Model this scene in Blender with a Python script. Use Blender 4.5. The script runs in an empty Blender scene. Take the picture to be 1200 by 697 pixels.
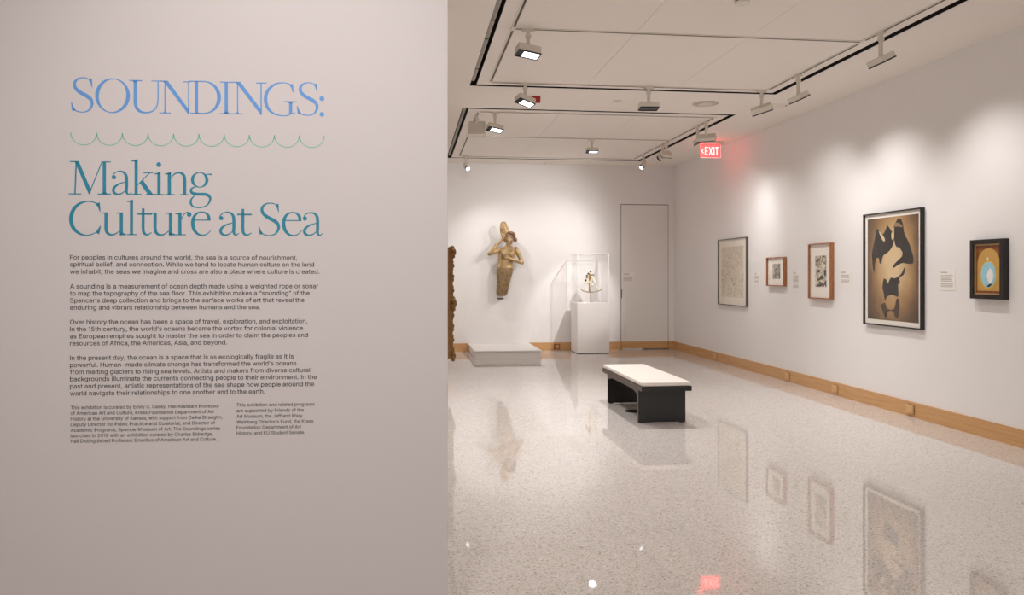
import bpy, bmesh, math, random
from mathutils import Vector, Matrix, Quaternion

random.seed(7)
C = bpy.context.scene.collection
scene = bpy.context.scene

# ------------------------------------------------------------------ camera
F = 950.0; HOR = 321.0; HC = 1.5; TH = math.atan(120 / 950.0)
cam_data = bpy.data.cameras.new('camera'); cam = bpy.data.objects.new('camera', cam_data); C.objects.link(cam)
cam.location = (0, 0, HC); cam.rotation_euler = (math.pi / 2, 0, -TH)
cam_data.sensor_fit = 'HORIZONTAL'; cam_data.sensor_width = 36.0
cam_data.lens = 36.0 * F / 1200.0; cam_data.shift_y = -(348.5 - HOR) / 1200.0
cam_data.clip_start = 0.05; cam_data.clip_end = 100
scene.camera = cam
# ------------------------------------------------------------------ world, exposure
w = bpy.data.worlds.new('World'); scene.world = w; w.use_nodes = True
w.node_tree.nodes['Background'].inputs[0].default_value = (1.0, 0.972, 0.955, 1)
w.node_tree.nodes['Background'].inputs[1].default_value = 1.4
scene.view_settings.view_transform = 'Standard'; scene.view_settings.look = 'None'
scene.view_settings.gamma = 1.0; scene.view_settings.use_curve_mapping = False
scene.view_settings.exposure = 0.12
scene.cycles.diffuse_bounces = 8; scene.cycles.max_bounces = 12; scene.cycles.transparent_max_bounces = 16
scene.cycles.sample_clamp_indirect = 4
# ------------------------------------------------------------------ lights
WARM = (1.0, 0.96, 0.92); NEUTRAL = (1.0, 0.98, 0.965)

def spot(name, loc, target, power, angle=50, blend=0.8, color=NEUTRAL, size=0.05, parent=None):
    d = bpy.data.lights.new(name, 'SPOT'); d.energy = power; d.spot_size = math.radians(angle)
    d.spot_blend = blend; d.color = color; d.shadow_soft_size = size
    o = bpy.data.objects.new(name, d); C.objects.link(o)
    v = Vector(target) - Vector(loc)
    o.rotation_mode = 'QUATERNION'; o.rotation_quaternion = v.to_track_quat('-Z', 'Y')
    if parent: o.parent = parent; o.location = Vector(loc) - parent.location
    else: o.location = loc
    return o

# lobby lamps behind and above the camera wash the lettered wall
spot('lobby_spot', (-0.42, 1.15, 3.55), (-0.52, 3.25, 2.05), 138, 68, 1.0, (1.0, 0.97, 0.96), 0.1)
# unseen flood lamps added to lift the general brightness of the room
for (lx, ly, p, a) in ((-2.5, 7.0, 300, 140), (2.0, 3.0, 70, 130), (2.6, 5.2, 70, 130)):
    spot('fill_flood', (lx, ly, 3.6), (lx, ly, 0), p, a, 0.9, WARM, 0.12)

# ------------------------------------------------------------------ helpers
def lin(r, g, b):
    f = lambda c: (c / 255 / 12.92) if c / 255 <= 0.04045 else ((c / 255 + 0.055) / 1.055) ** 2.4
    return (f(r), f(g), f(b), 1)

def mat(name, col, rough=0.6, metal=0.0, spec=0.5, noise=0.0, nscale=20, bump=0.0, bscale=150, coat=0.0, emit=None, estr=0):
    m = bpy.data.materials.new(name); m.use_nodes = True; nt = m.node_tree; b = nt.nodes['Principled BSDF']
    b.inputs['Base Color'].default_value = col; b.inputs['Roughness'].default_value = rough
    b.inputs['Metallic'].default_value = metal; b.inputs['Specular IOR Level'].default_value = spec
    b.inputs['Coat Weight'].default_value = coat
    tc = nt.nodes.new('ShaderNodeTexCoord')
    if noise:
        n = nt.nodes.new('ShaderNodeTexNoise'); n.inputs['Scale'].default_value = nscale; n.inputs['Detail'].default_value = 4
        nt.links.new(tc.outputs['Object'], n.inputs['Vector'])
        r = nt.nodes.new('ShaderNodeMix'); r.data_type = 'RGBA'
        r.inputs[6].default_value = tuple(c * (1 - noise) for c in col[:3]) + (1,)
        r.inputs[7].default_value = tuple(min(1, c * (1 + noise)) for c in col[:3]) + (1,)
        nt.links.new(n.outputs['Fac'], r.inputs[0]); nt.links.new(r.outputs[2], b.inputs['Base Color'])
    if bump:
        n2 = nt.nodes.new('ShaderNodeTexNoise'); n2.inputs['Scale'].default_value = bscale
        nt.links.new(tc.outputs['Object'], n2.inputs['Vector'])
        bp = nt.nodes.new('ShaderNodeBump'); bp.inputs['Strength'].default_value = bump; bp.inputs['Distance'].default_value = 0.002
        nt.links.new(n2.outputs['Fac'], bp.inputs['Height']); nt.links.new(bp.outputs['Normal'], b.inputs['Normal'])
    if emit:
        b.inputs['Emission Color'].default_value = emit; b.inputs['Emission Strength'].default_value = estr
    return m

def box(bm, x0, x1, y0, y1, z0, z1, bev=0.0):
    vs = [bm.verts.new(p) for p in ((x0,y0,z0),(x1,y0,z0),(x1,y1,z0),(x0,y1,z0),(x0,y0,z1),(x1,y0,z1),(x1,y1,z1),(x0,y1,z1))]
    fs = [bm.faces.new([vs[i] for i in f]) for f in ((3,2,1,0),(4,5,6,7),(0,1,5,4),(1,2,6,5),(2,3,7,6),(3,0,4,7))]
    if bev:
        es = list({e for f in fs for e in f.edges})
        bmesh.ops.bevel(bm, geom=es, offset=bev, segments=2, profile=0.5, affect='EDGES')
    return vs

def frame_axes(d):
    d = d.normalized(); a = Vector((0, 0, 1)) if abs(d.z) < 0.9 else Vector((1, 0, 0))
    u = d.cross(a).normalized(); v = d.cross(u).normalized(); return u, v

def loft(bm, rings, cap=True, closed=True):
    rs = [[bm.verts.new(p) for p in r] for r in rings]; n = len(rs[0])
    for a, b in zip(rs, rs[1:]):
        for i in range(n if closed else n - 1):
            bm.faces.new((a[i], a[(i + 1) % n], b[(i + 1) % n], b[i]))
    if cap: bm.faces.new(list(reversed(rs[0]))); bm.faces.new(rs[-1])

def tube(bm, pts, rad, n=10, cap=True):
    pts = [Vector(p) for p in pts]; rads = rad if isinstance(rad, (list, tuple)) else [rad] * len(pts)
    u, v = frame_axes(pts[1] - pts[0]); rings = []
    for i, p in enumerate(pts):
        d = (pts[min(i + 1, len(pts) - 1)] - pts[max(i - 1, 0)]).normalized()
        u = (u - d * u.dot(d)).normalized(); v = d.cross(u)
        rings.append([p + (u * math.cos(2*math.pi*k/n) + v * math.sin(2*math.pi*k/n)) * rads[i] for k in range(n)])
    loft(bm, rings, cap)

def ball(bm, c, r, sc=(1, 1, 1), rot=None, seg=14):
    m = Matrix.Translation(c) @ (rot.to_matrix().to_4x4() if rot else Matrix.Identity(4)) @ Matrix.Diagonal((r*sc[0], r*sc[1], r*sc[2], 1))
    bmesh.ops.create_uvsphere(bm, u_segments=seg, v_segments=max(6, seg // 2 + 1), radius=1, matrix=m)

def disc(bm, c, r, h, n=28, axis='Z'):
    c = Vector(c); off = {'Z': Vector((0,0,h)), 'Y': Vector((0,h,0)), 'X': Vector((h,0,0))}[axis]
    def P(k, rr):
        a = 2*math.pi*k/n; q = (math.cos(a)*rr, math.sin(a)*rr)
        return {'Z': Vector((q[0], q[1], 0)), 'Y': Vector((q[0], 0, q[1])), 'X': Vector((0, q[0], q[1]))}[axis]
    loft(bm, [[c + P(k, r) for k in range(n)], [c + off + P(k, r) for k in range(n)]])

def thing(name, label, cat, loc=(0, 0, 0), group=None):
    o = bpy.data.objects.new(name, None); C.objects.link(o); o.location = loc; o.empty_display_size = 0.1
    o['label'] = label; o['category'] = cat
    if group: o['group'] = group
    return o

def absloc(o):
    p = Vector((0, 0, 0))
    while o is not None: p += Vector(o.location); o = o.parent
    return p

def obj(name, bm, m, parent=None, smooth=False, label=None, origin=None):
    if len(bm.faces) : bmesh.ops.recalc_face_normals(bm, faces=bm.faces[:])
    me = bpy.data.meshes.new(name)
    if parent: base = absloc(parent)
    elif origin: base = Vector(origin)
    else: base = Vector((0, 0, 0))
    for v in bm.verts: v.co -= base
    bm.to_mesh(me); bm.free()
    if isinstance(m, (list, tuple)):
        for q in m: me.materials.append(q)
    else: me.materials.append(m)
    if smooth:
        for p in me.polygons: p.use_smooth = True
    o = bpy.data.objects.new(name, me); C.objects.link(o)
    if parent: o.parent = parent
    elif origin: o.location = origin
    if label: o['label'] = label
    return o

def tag(o, label, cat, group=None):
    o['label'] = label; o['category'] = cat
    if group: o['group'] = group
    return o

def struct(name, bm, m, parent=None):
    o = obj(name, bm, m, parent)
    if not parent: o['kind'] = 'structure'
    return o

def bx(name, b, m, parent=None, bev=0.0, **k):
    bm = bmesh.new(); box(bm, *b, bev=bev); return obj(name, bm, m, parent, **k)

# ------------------------------------------------------------------ materials
M = {}
M['wall'] = mat('wall_paint', lin(232, 229, 227), 0.75, noise=0.015, nscale=1.5, bump=0.06, bscale=220, spec=0.25)
M['ceiling'] = mat('ceiling_paint', lin(236, 230, 223), 0.8, bump=0.04, bscale=180, spec=0.2)
M['panel'] = mat('ceiling_panel_paint', lin(236, 230, 223), 0.6, spec=0.3)
M['door'] = mat('door_paint', lin(229, 225, 221), 0.55, spec=0.35, bump=0.03)
M['plinth'] = mat('plinth_paint', lin(228, 224, 220), 0.45, bump=0.03, spec=0.4)
M['black'] = mat('slot_black', lin(10, 9, 9), 0.7)
M['gap'] = mat('shadow_gap', lin(70, 62, 55), 0.8)
M['slotgrey'] = mat('diffuser_metal', lin(176, 168, 156), 0.5)
M['track'] = mat('track_paint', lin(222, 214, 204), 0.4)
M['trackdark'] = mat('track_groove', lin(70, 62, 54), 0.6)
M['fixture'] = mat('fixture_enamel', lin(212, 205, 193), 0.42, noise=0.02, nscale=30)
M['fixdark'] = mat('fixture_bezel', lin(38, 37, 38), 0.4)
M['lens'] = mat('lit_lens', (0.9, 0.95, 1, 1), 0.2, emit=(0.93, 0.96, 1, 1), estr=3)
M['lensoff'] = mat('dark_lens', lin(34, 34, 38), 0.3, emit=(0.8, 0.85, 0.95, 1), estr=0.02)
M['benchblack'] = mat('black_laminate', lin(18, 16, 15), 0.35, bump=0.02)
M['benchedge'] = mat('brown_grey_edge', lin(88, 76, 66), 0.45, noise=0.06, nscale=60)
M['leather'] = mat('white_leather', lin(222, 215, 207), 0.5, bump=0.25, bscale=320, noise=0.015, nscale=9)
M['outletdark'] = mat('floor_box_metal', lin(28, 26, 25), 0.4, metal=0.4)
M['paper'] = mat('mat_board', lin(240, 234, 224), 0.85, noise=0.01, nscale=200)
M['cream'] = mat('cream_mat', lin(234, 226, 212), 0.85, noise=0.015, nscale=60)
M['blackframe'] = mat('black_metal_frame', lin(30, 26, 26), 0.35, bump=0.02)
M['greyframe'] = mat('grey_metal_frame', lin(92, 84, 78), 0.4, metal=0.2)
M['label'] = mat('label_card', lin(236, 231, 225), 0.7, noise=0.01, nscale=80)
M['labelink'] = mat('label_ink', lin(150, 143, 138), 0.8)
M['cardedge'] = mat('white_vinyl', lin(232, 228, 224), 0.5)
M['silver'] = mat('polished_brass_silver', lin(215, 205, 185), 0.22, metal=0.85)
M['ivory'] = mat('ivory', lin(235, 228, 212), 0.3)
M['brass'] = mat('brass', lin(205, 160, 85), 0.25, metal=0.9)
M['ebony'] = mat('dark_glass_filter', lin(30, 22, 18), 0.2)
M['white'] = mat('white_plastic', lin(225, 219, 210), 0.5)
M['red'] = mat('red_plastic', lin(170, 20, 18), 0.4)
M['blue_ink'] = mat('blue_vinyl', lin(96, 152, 216), 0.5)
M['teal_ink'] = mat('teal_vinyl', lin(22, 132, 158), 0.5)
M['wave_ink'] = mat('seafoam_vinyl', lin(100, 186, 166), 0.5)
M['text_ink'] = mat('dark_grey_vinyl', lin(44, 38, 38), 0.6)
M['pale_strip'] = mat('door_foot_strip', lin(225, 225, 225), 0.3, metal=0.3)

def wood(name, c1, c2, rough=0.4, scale=(2, 2, 30), coat=0.2):
    m = bpy.data.materials.new(name); m.use_nodes = True; nt = m.node_tree; b = nt.nodes['Principled BSDF']
    tc = nt.nodes.new('ShaderNodeTexCoord'); mp = nt.nodes.new('ShaderNodeMapping'); mp.inputs['Scale'].default_value = scale
    n = nt.nodes.new('ShaderNodeTexNoise'); n.inputs['Scale'].default_value = 3; n.inputs['Detail'].default_value = 6; n.inputs['Distortion'].default_value = 0.6
    r = nt.nodes.new('ShaderNodeValToRGB'); r.color_ramp.elements[0].color = c1; r.color_ramp.elements[1].color = c2
    r.color_ramp.elements[0].position = 0.3; r.color_ramp.elements[1].position = 0.7
    nt.links.new(tc.outputs['Object'], mp.inputs[0]); nt.links.new(mp.outputs[0], n.inputs['Vector'])
    nt.links.new(n.outputs['Fac'], r.inputs[0]); nt.links.new(r.outputs[0], b.inputs['Base Color'])
    b.inputs['Roughness'].default_value = rough; b.inputs['Coat Weight'].default_value = coat
    return m
M['maple'] = wood('maple_baseboard', lin(190, 142, 90), lin(206, 160, 108), 0.42, (0.7, 0.7, 14))
M['maple_light'] = wood('maple_cover', lin(204, 160, 108), lin(216, 174, 124), 0.4, (3, 3, 20))
M['cherry'] = wood('cherry_frame', lin(136, 84, 48), lin(168, 110, 66), 0.4, (20, 4, 4))
M['walnut'] = wood('walnut_panel', lin(116, 62, 24), lin(150, 86, 36), 0.45, (10, 6, 2))

def terrazzo():
    m = bpy.data.materials.new('terrazzo'); m.use_nodes = True; nt = m.node_tree; b = nt.nodes['Principled BSDF']; L = nt.links.new
    tc = nt.nodes.new('ShaderNodeTexCoord')
    def vor(scale):
        v = nt.nodes.new('ShaderNodeTexVoronoi'); v.inputs['Scale'].default_value = scale; L(tc.outputs['Object'], v.inputs['Vector']); return v
    def ramp(src, stops):
        r = nt.nodes.new('ShaderNodeValToRGB'); r.color_ramp.interpolation = 'CONSTANT'
        e = r.color_ramp.elements; e[0].position, e[0].color = stops[0]; e[1].position, e[1].color = stops[1]
        for p, c in stops[2:]:
            q = e.new(p); q.color = c
        L(src, r.inputs[0]); return r
    v1 = vor(110); sep = nt.nodes.new('ShaderNodeSeparateColor'); L(v1.outputs['Color'], sep.inputs[0])
    r1 = ramp(sep.outputs[0], [(0, lin(210, 203, 198)), (0.30, lin(196, 188, 182)), (0.55, lin(219, 212, 208)),
                               (0.76, lin(182, 171, 163)), (0.885, lin(140, 126, 118)), (0.935, lin(232, 228, 224)), (0.98, lin(104, 88, 82))])
    v2 = vor(210); s2 = nt.nodes.new('ShaderNodeSeparateColor'); L(v2.outputs['Color'], s2.inputs[0])
    r2 = ramp(s2.outputs[1], [(0, lin(212, 205, 200)), (0.4, lin(202, 194, 188)), (0.75, lin(223, 217, 213)), (0.92, lin(166, 154, 146))])
    mx = nt.nodes.new('ShaderNodeMix'); mx.data_type = 'RGBA'; mx.inputs[0].default_value = 0.5
    L(r1.outputs[0], mx.inputs[6]); L(r2.outputs[0], mx.inputs[7]); L(mx.outputs[2], b.inputs['Base Color'])
    n = nt.nodes.new('ShaderNodeTexNoise'); n.inputs['Scale'].default_value = 1.6; n.inputs['Detail'].default_value = 2
    L(tc.outputs['Object'], n.inputs['Vector'])
    bp = nt.nodes.new('ShaderNodeBump'); bp.inputs['Strength'].default_value = 0.15; bp.inputs['Distance'].default_value = 0.004
    L(n.outputs['Fac'], bp.inputs['Height']); L(bp.outputs['Normal'], b.inputs['Normal'])
    b.inputs['Roughness'].default_value = 0.03; b.inputs['IOR'].default_value = 1.55; b.inputs['Specular IOR Level'].default_value = 0.5
    return m
M['terrazzo'] = terrazzo()

def glass():
    m = bpy.data.materials.new('clear_acrylic'); m.use_nodes = True; nt = m.node_tree; nt.nodes.clear()
    o = nt.nodes.new('ShaderNodeOutputMaterial'); t = nt.nodes.new('ShaderNodeBsdfTransparent'); g = nt.nodes.new('ShaderNodeBsdfGlossy')
    t.inputs[0].default_value = (1, 1, 1, 1); g.inputs['Roughness'].default_value = 0.03
    f = nt.nodes.new('ShaderNodeFresnel'); f.inputs[0].default_value = 1.45; x = nt.nodes.new('ShaderNodeMixShader')
    ge = nt.nodes.new('ShaderNodeNewGeometry'); mm = nt.nodes.new('ShaderNodeMath'); mm.operation = 'SUBTRACT'; mm.inputs[0].default_value = 1; mu = nt.nodes.new('ShaderNodeMath'); mu.operation = 'MULTIPLY'
    nt.links.new(ge.outputs['Backfacing'], mm.inputs[1]); nt.links.new(mm.outputs[0], mu.inputs[0]); nt.links.new(f.outputs[0], mu.inputs[1])
    nt.links.new(mu.outputs[0], x.inputs[0]); nt.links.new(t.outputs[0], x.inputs[1]); nt.links.new(g.outputs[0], x.inputs[2])
    nt.links.new(x.outputs[0], o.inputs[0]); return m
M['glass'] = glass()
mge = mat('acrylic_edge', lin(232, 232, 230), 0.2); M['glassedge'] = mge

def bronze():
    m = bpy.data.materials.new('gilded_wood'); m.use_nodes = True; nt = m.node_tree; b = nt.nodes['Principled BSDF']; L = nt.links.new
    tc = nt.nodes.new('ShaderNodeTexCoord')
    n = nt.nodes.new('ShaderNodeTexNoise'); n.inputs['Scale'].default_value = 9; n.inputs['Detail'].default_value = 6
    L(tc.outputs['Object'], n.inputs['Vector'])
    r = nt.nodes.new('ShaderNodeValToRGB'); e = r.color_ramp.elements
    e[0].position = 0.32; e[0].color = lin(132, 104, 68); e[1].position = 0.66; e[1].color = lin(204, 174, 126)
    L(n.outputs['Fac'], r.inputs[0]); L(r.outputs[0], b.inputs['Base Color'])
    b.inputs['Roughness'].default_value = 0.38; b.inputs['Metallic'].default_value = 0.15
    return m
M['gilt'] = bronze()
def scales():
    m = bpy.data.materials.new('gilded_scales'); m.use_nodes = True; nt = m.node_tree; b = nt.nodes['Principled BSDF']; L = nt.links.new
    tc = nt.nodes.new('ShaderNodeTexCoord'); mp = nt.nodes.new('ShaderNodeMapping'); mp.inputs['Scale'].default_value = (1, 1, 0.7)
    v = nt.nodes.new('ShaderNodeTexVoronoi'); v.inputs['Scale'].default_value = 42
    L(tc.outputs['Object'], mp.inputs[0]); L(mp.outputs[0], v.inputs['Vector'])
    r = nt.nodes.new('ShaderNodeValToRGB'); e = r.color_ramp.elements
    e[0].position = 0.1; e[0].color = lin(160, 134, 94); e[1].position = 0.9; e[1].color = lin(112, 88, 58)
    L(v.outputs['Distance'], r.inputs[0]); L(r.outputs[0], b.inputs['Base Color'])
    bp = nt.nodes.new('ShaderNodeBump'); bp.invert = True; bp.inputs['Strength'].default_value = 0.7; bp.inputs['Distance'].default_value = 0.01
    L(v.outputs['Distance'], bp.inputs['Height']); L(bp.outputs['Normal'], b.inputs['Normal'])
    b.inputs['Roughness'].default_value = 0.42; b.inputs['Metallic'].default_value = 0.2
    return m
M['scales'] = scales()
M['goldframe'] = mat('old_gold_leaf', lin(122, 88, 46), 0.45, metal=0.5, noise=0.45, nscale=25, bump=0.6, bscale=60)
M['goldflat'] = mat('gold_paint', lin(206, 162, 88), 0.45, metal=0.2, noise=0.12, nscale=70, bump=0.3, bscale=200)
M['goldliner'] = mat('pale_gold_liner', lin(190, 158, 112), 0.4, metal=0.3, noise=0.1, nscale=60)
M['hair'] = mat('dark_gilded_hair', lin(134, 104, 80), 0.5, metal=0.3, noise=0.35, nscale=30, bump=0.8, bscale=60)

# ------------------------------------------------------------------ room shell
X0, X1, Y0, Y1, H = -6.0, 5.25, -5.0, 15.7, 3.65
def sbox(name, b, m, parent=None):
    bm = bmesh.new(); box(bm, *b); return struct(name, bm, m, parent)
sbox('floor', (X0 - .2, X1 + .2, Y0 - .2, Y1 + .2, -0.2, 0), M['terrazzo'])
sbox('wall_right', (X1, X1 + .2, Y0, Y1 + .2, 0, H + .3), M['wall'])
DX0, DX1, DZ = 4.17, 5.13, 2.875
bm = bmesh.new()
box(bm, X0, DX0 - .006, Y1, Y1 + .2, 0, H + .3); box(bm, DX1 + .006, X1, Y1, Y1 + .2, 0, H + .3)
box(bm, DX0 - .006, DX1 + .006, Y1, Y1 + .2, DZ + .008, H + .3); box(bm, DX0 - .006, DX1 + .006, Y1 + .1, Y1 + .2, 0, DZ + .008)
struct('wall_back', bm, M['wall'])
sbox('wall_left', (0.25, 0.45, 10.0, Y1, 0, H), M['wall'])
sbox('wall_lobby_left', (X0 - .2, X0, Y0, Y1, 0, H + .3), M['wall'])
# (front wall left out so the even world fill brightens the room)

# ceiling with two sunken slot rings, a floating field of panels inside each
SL = 0.075
R1 = (0.68, 4.355, 1.6, 9.25); R2 = (0.69, 4.37, 10.47, 15.05)
bm = bmesh.new(); T = H + 0.12
xa, xb = 0.685, 4.3625
box(bm, X0, R1[0], Y0, Y1, H, T); box(bm, R1[1], X1, Y0, R1[3] + .6, H, T); box(bm, R2[1], X1, R1[3] + .6, Y1, H, T)
box(bm, R1[0], R1[1], Y0, R1[2], H, T); box(bm, R1[0], R1[1], R1[3], R1[3] + .6, H, T)
box(bm, R1[0], R2[1], R1[3] + .6, R2[2], H, T); box(bm, R2[0], R2[1], R2[3], Y1, H, T)
ceil = struct('ceiling', bm, M['ceiling'])
def ring_field(R, ysplits, n):
    x0, x1, y0, y1 = R
    bm = bmesh.new()   # black slot channel: thin side skins and cap
    e = 0.004
    box(bm, x0, x0 + e, y0, y1, H + .002, T); box(bm, x1 - e, x1, y0, y1, H + .002, T)
    box(bm, x0, x1, y0, y0 + e, H + .002, T); box(bm, x0, x1, y1 - e, y1, H + .002, T)
    ix0, ix1, iy0, iy1 = x0 + SL, x1 - SL, y0 + SL, y1 - SL
    box(bm, ix0 - e, ix0, iy0 - e, iy1 + e, H + .003, T); box(bm, ix1, ix1 + e, iy0 - e, iy1 + e, H + .003, T)
    box(bm, ix0, ix1, iy0 - e, iy0, H + .003, T); box(bm, ix0, ix1, iy1, iy1 + e, H + .003, T)
    box(bm, x0, x1, y0, y1, T, T + .01)
    obj('slot_lining', bm, M['black'], ceil, label='black lining of the ceiling reveal')
    # slot diffusers along the left and right slots
    for (sx0, sx1) in ((x0 + .006, x0 + SL - .026),):
        y = y1 - 0.12
        while y > max(y0 + .3, 4.6):
            L = 0.52
            bm = bmesh.new(); box(bm, sx0, sx1, y - L, y, H + .03, H + .045)
            box(bm, sx0 + .022, sx0 + .026, y - L, y, H + .024, H + .0305)
            obj('slot_diffuser', bm, M['slotgrey'], ceil); y -= L + .035
    g = 0.0018
    xs = [ix0, 2.0, 3.06, ix1]; ys = [iy0] + ysplits + [iy1]
    for i in range(3):
        for j in range(len(ys) - 1):
            bm = bmesh.new(); box(bm, xs[i] + (g if i else 0), xs[i + 1] - (g if i < 2 else 0), ys[j], ys[j + 1] - (g if j < len(ys) - 2 else 0), H + .001, H + .03)
            obj('ceiling_panel', bm, M['panel'], ceil)
ring_field(R1, [2.8, 4.9, 7.03], 1); ring_field(R2, [12.6], 2)

# tracks (recessed look: pale rail with a dark groove)
def track(name, p0, p1, label):
    bm = bmesh.new(); (ax, ay), (bx_, by) = p0, p1; wv = 0.019
    vert = abs(ax - bx_) < 1e-6
    if vert: box(bm, ax - wv, ax + wv, ay, by, H - .008, H + .004)
    else: box(bm, ax, bx_, ay - wv, ay + wv, H - .008, H + .004)
    t = thing(name, label, 'track', ((ax + bx_) / 2, (ay + by) / 2, H - .008))
    obj('rail', bm, M['track'], t)
    bm = bmesh.new()
    if vert: box(bm, ax - .009, ax + .009, ay + .04, by - .04, H - .0095, H - .007)
    else: box(bm, ax + .04, bx_ - .04, ay - .009, ay + .009, H - .0095, H - .007)
    obj('groove', bm, M['trackdark'], t)
q = 0.021
track('lighting_track', (0.9, 1.8), (0.9, 7.03 - q), 'pale lighting track on left of near ceiling field, ahead of the crossing')
track('lighting_track', (0.9, 7.03 + q), (0.9, 9.03 - q), 'short pale lighting track on left of near ceiling field, beyond the crossing')
track('lighting_track', (4.15, 1.8), (4.15, 7.03 - q), 'pale lighting track near right wall, nearest stretch')
track('lighting_track', (4.15, 7.03 + q), (4.15, 9.03 - q), 'pale lighting track near right wall between the near crossing and corner')
track('lighting_track', (0.88, 7.03), (4.17, 7.03), 'pale lighting track crossing the near ceiling field midway')
track('lighting_track', (0.88, 9.03), (4.17, 9.03), 'pale lighting track along the far edge of the near ceiling field')
track('lighting_track', (0.9, 10.68 + q), (0.9, 12.6 - q), 'pale lighting track on left of far ceiling field, nearer half')
track('lighting_track', (0.9, 12.6 + q), (0.9, 14.75 - q), 'pale lighting track on left of far ceiling field, farther half')
track('lighting_track', (4.15, 10.68 + q), (4.15, 12.6 - q), 'pale lighting track beside the exit sign, nearer half')
track('lighting_track', (4.15, 12.6 + q), (4.15, 14.75 - q), 'pale lighting track beyond the exit sign toward the flush door')
track('lighting_track', (0.88, 10.68), (4.17, 10.68), 'pale lighting track along the near edge of the far ceiling field')
track('lighting_track', (0.88, 12.6), (4.17, 12.6), 'pale lighting track crossing the far ceiling field midway')
track('lighting_track', (0.88, 14.75), (4.17, 14.75), 'pale lighting track at far end of the ceiling nearest back wall')

# baseboards
BH = 0.157
def bb(name, b, kind='structure'):
    o = sbox(name, b, M['maple']); return o
bb('baseboard_right', (X1 - .02, X1, Y0, Y1 - .02, 0, BH))
bm = bmesh.new(); box(bm, 0.45, 1.13, Y1 - .02, Y1, 0, BH); box(bm, 2.32, DX0 - .006, Y1 - .02, Y1, 0, BH); box(bm, DX1 + .006, X1 - .02, Y1 - .02, Y1, 0, BH)
struct('baseboard_back', bm, M['maple'])
bb('baseboard_left', (0.45, 0.47, 10.0, Y1 - .02, 0, BH))
# flush door in the back wall
bm = bmesh.new(); box(bm, DX0, DX1, Y1 - .001, Y1 + .045, 0.012, DZ)
door = struct('door_1', bm, M['door'])
bx('kick_board', (DX0, DX1, Y1 - .021, Y1 - .001, 0.02, BH), M['maple'], door, label='maple board across the foot of the door')
bx('door_foot_strip', (DX0 + .01, DX0 + .42, Y1 - .03, Y1 - .022, 0.004, 0.022), M['pale_strip'], door, label='pale strip at the foot of the door')  # thin pale strip low on the left part of the door
bx('latch_plate', (DX0 - .004, DX0 + .012, Y1 - .008, Y1 - .001, 1.02, 1.2), M['gap'], door, label='small dark latch plate on the door edge')
bm = bmesh.new(); box(bm, DX0 - .010, DX0, Y1 - .002, Y1 + .05, 0, DZ + .01); box(bm, DX1, DX1 + .007, Y1 - .002, Y1 + .05, 0, DZ + .01); box(bm, DX0 - .01, DX1 + .007, Y1 - .002, Y1 + .05, DZ, DZ + .012)
obj('door_reveal', bm, M['gap'], door, label='dark gap around the door')

# lettered wall (own angle)
E0 = Vector((0.153, 3.3 * 0.9921 + .03, 0))
def ray(u, v):
    a = (u - 600) / F; c, s = math.cos(TH), math.sin(TH)
    return Vector((a * c + s, -a * s + c, (HOR - v) / F))
e_lat = (524.5 - 600) / F * 3.3
E0 = Vector((e_lat * math.cos(TH) + 3.3 * math.sin(TH), -e_lat * math.sin(TH) + 3.3 * math.cos(TH), 0))
_w = Vector((12800 * math.cos(TH) + 950 * math.sin(TH), -12800 * math.sin(TH) + 950 * math.cos(TH), 0)).normalized()
WA = math.atan2(_w.y, _w.x)           # wall direction angle, pointing right
WN = Vector((_w.y, -_w.x, 0))          # toward the camera
def wall_uv(u, v):
    r = ray(u, v); t = E0.dot(WN) / r.dot(WN); p = r * t
    return (p - E0).dot(_w), HC + p.z
bm = bmesh.new(); box(bm, -5.6, 0, 0.0, 0.16, 0, H)
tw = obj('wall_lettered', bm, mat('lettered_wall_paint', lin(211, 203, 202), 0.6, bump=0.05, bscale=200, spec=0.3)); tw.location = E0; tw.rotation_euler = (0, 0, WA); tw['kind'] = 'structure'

# ------------------------------------------------------------------ lettering
LT = 0.0006
def flat_thing(name, label, cat, s, z):
    t = thing(name, label, cat); t.location = E0 + _w * s + WN * 0.0004 + Vector((0, 0, z)); t.rotation_euler = (math.pi / 2, 0, WA); return t
def catmull(pts, sub=6):
    out = []; P = [Vector(p) for p in pts]
    for i in range(len(P) - 1):
        p0 = P[max(i - 1, 0)]; p1 = P[i]; p2 = P[i + 1]; p3 = P[min(i + 2, len(P) - 1)]
        for k in range(sub):
            t = k / sub
            out.append(0.5 * ((2 * p1) + (-p0 + p2) * t + (2 * p0 - 5 * p1 + 4 * p2 - p3) * t * t + (-p0 + 3 * p1 - 3 * p2 + p3) * t ** 3))
    out.append(P[-1]); return out
def g_stroke(bm, pts, straight=False):
    P = [Vector(p) for p in pts] if straight else catmull(pts)
    L, R = [], []
    for i, p in enumerate(P):
        d = P[min(i + 1, len(P) - 1)] - P[max(i - 1, 0)]; d.z = 0; d.normalize()
        n = Vector((-d.y, d.x, 0)) * (p.z / 2); L.append((p.x + n.x, p.y + n.y)); R.append((p.x - n.x, p.y - n.y))
    a = [bm.verts.new((x, y, 0)) for x, y in L]; b = [bm.verts.new((x, y, 0)) for x, y in R]
    for i in range(len(a) - 1): bm.faces.new((a[i], b[i], b[i + 1], a[i + 1]))
def g_poly(bm, pts): bm.faces.new([bm.verts.new((x, y, 0)) for x, y in pts])
def g_rect(bm, x0, y0, x1, y1): g_poly(bm, ((x0, y0), (x1, y0), (x1, y1), (x0, y1)))
def g_dot(bm, x, y, r): g_poly(bm, [(x + r * math.cos(k * math.pi / 12), y + r * math.sin(k * math.pi / 12)) for k in range(24)])
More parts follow.
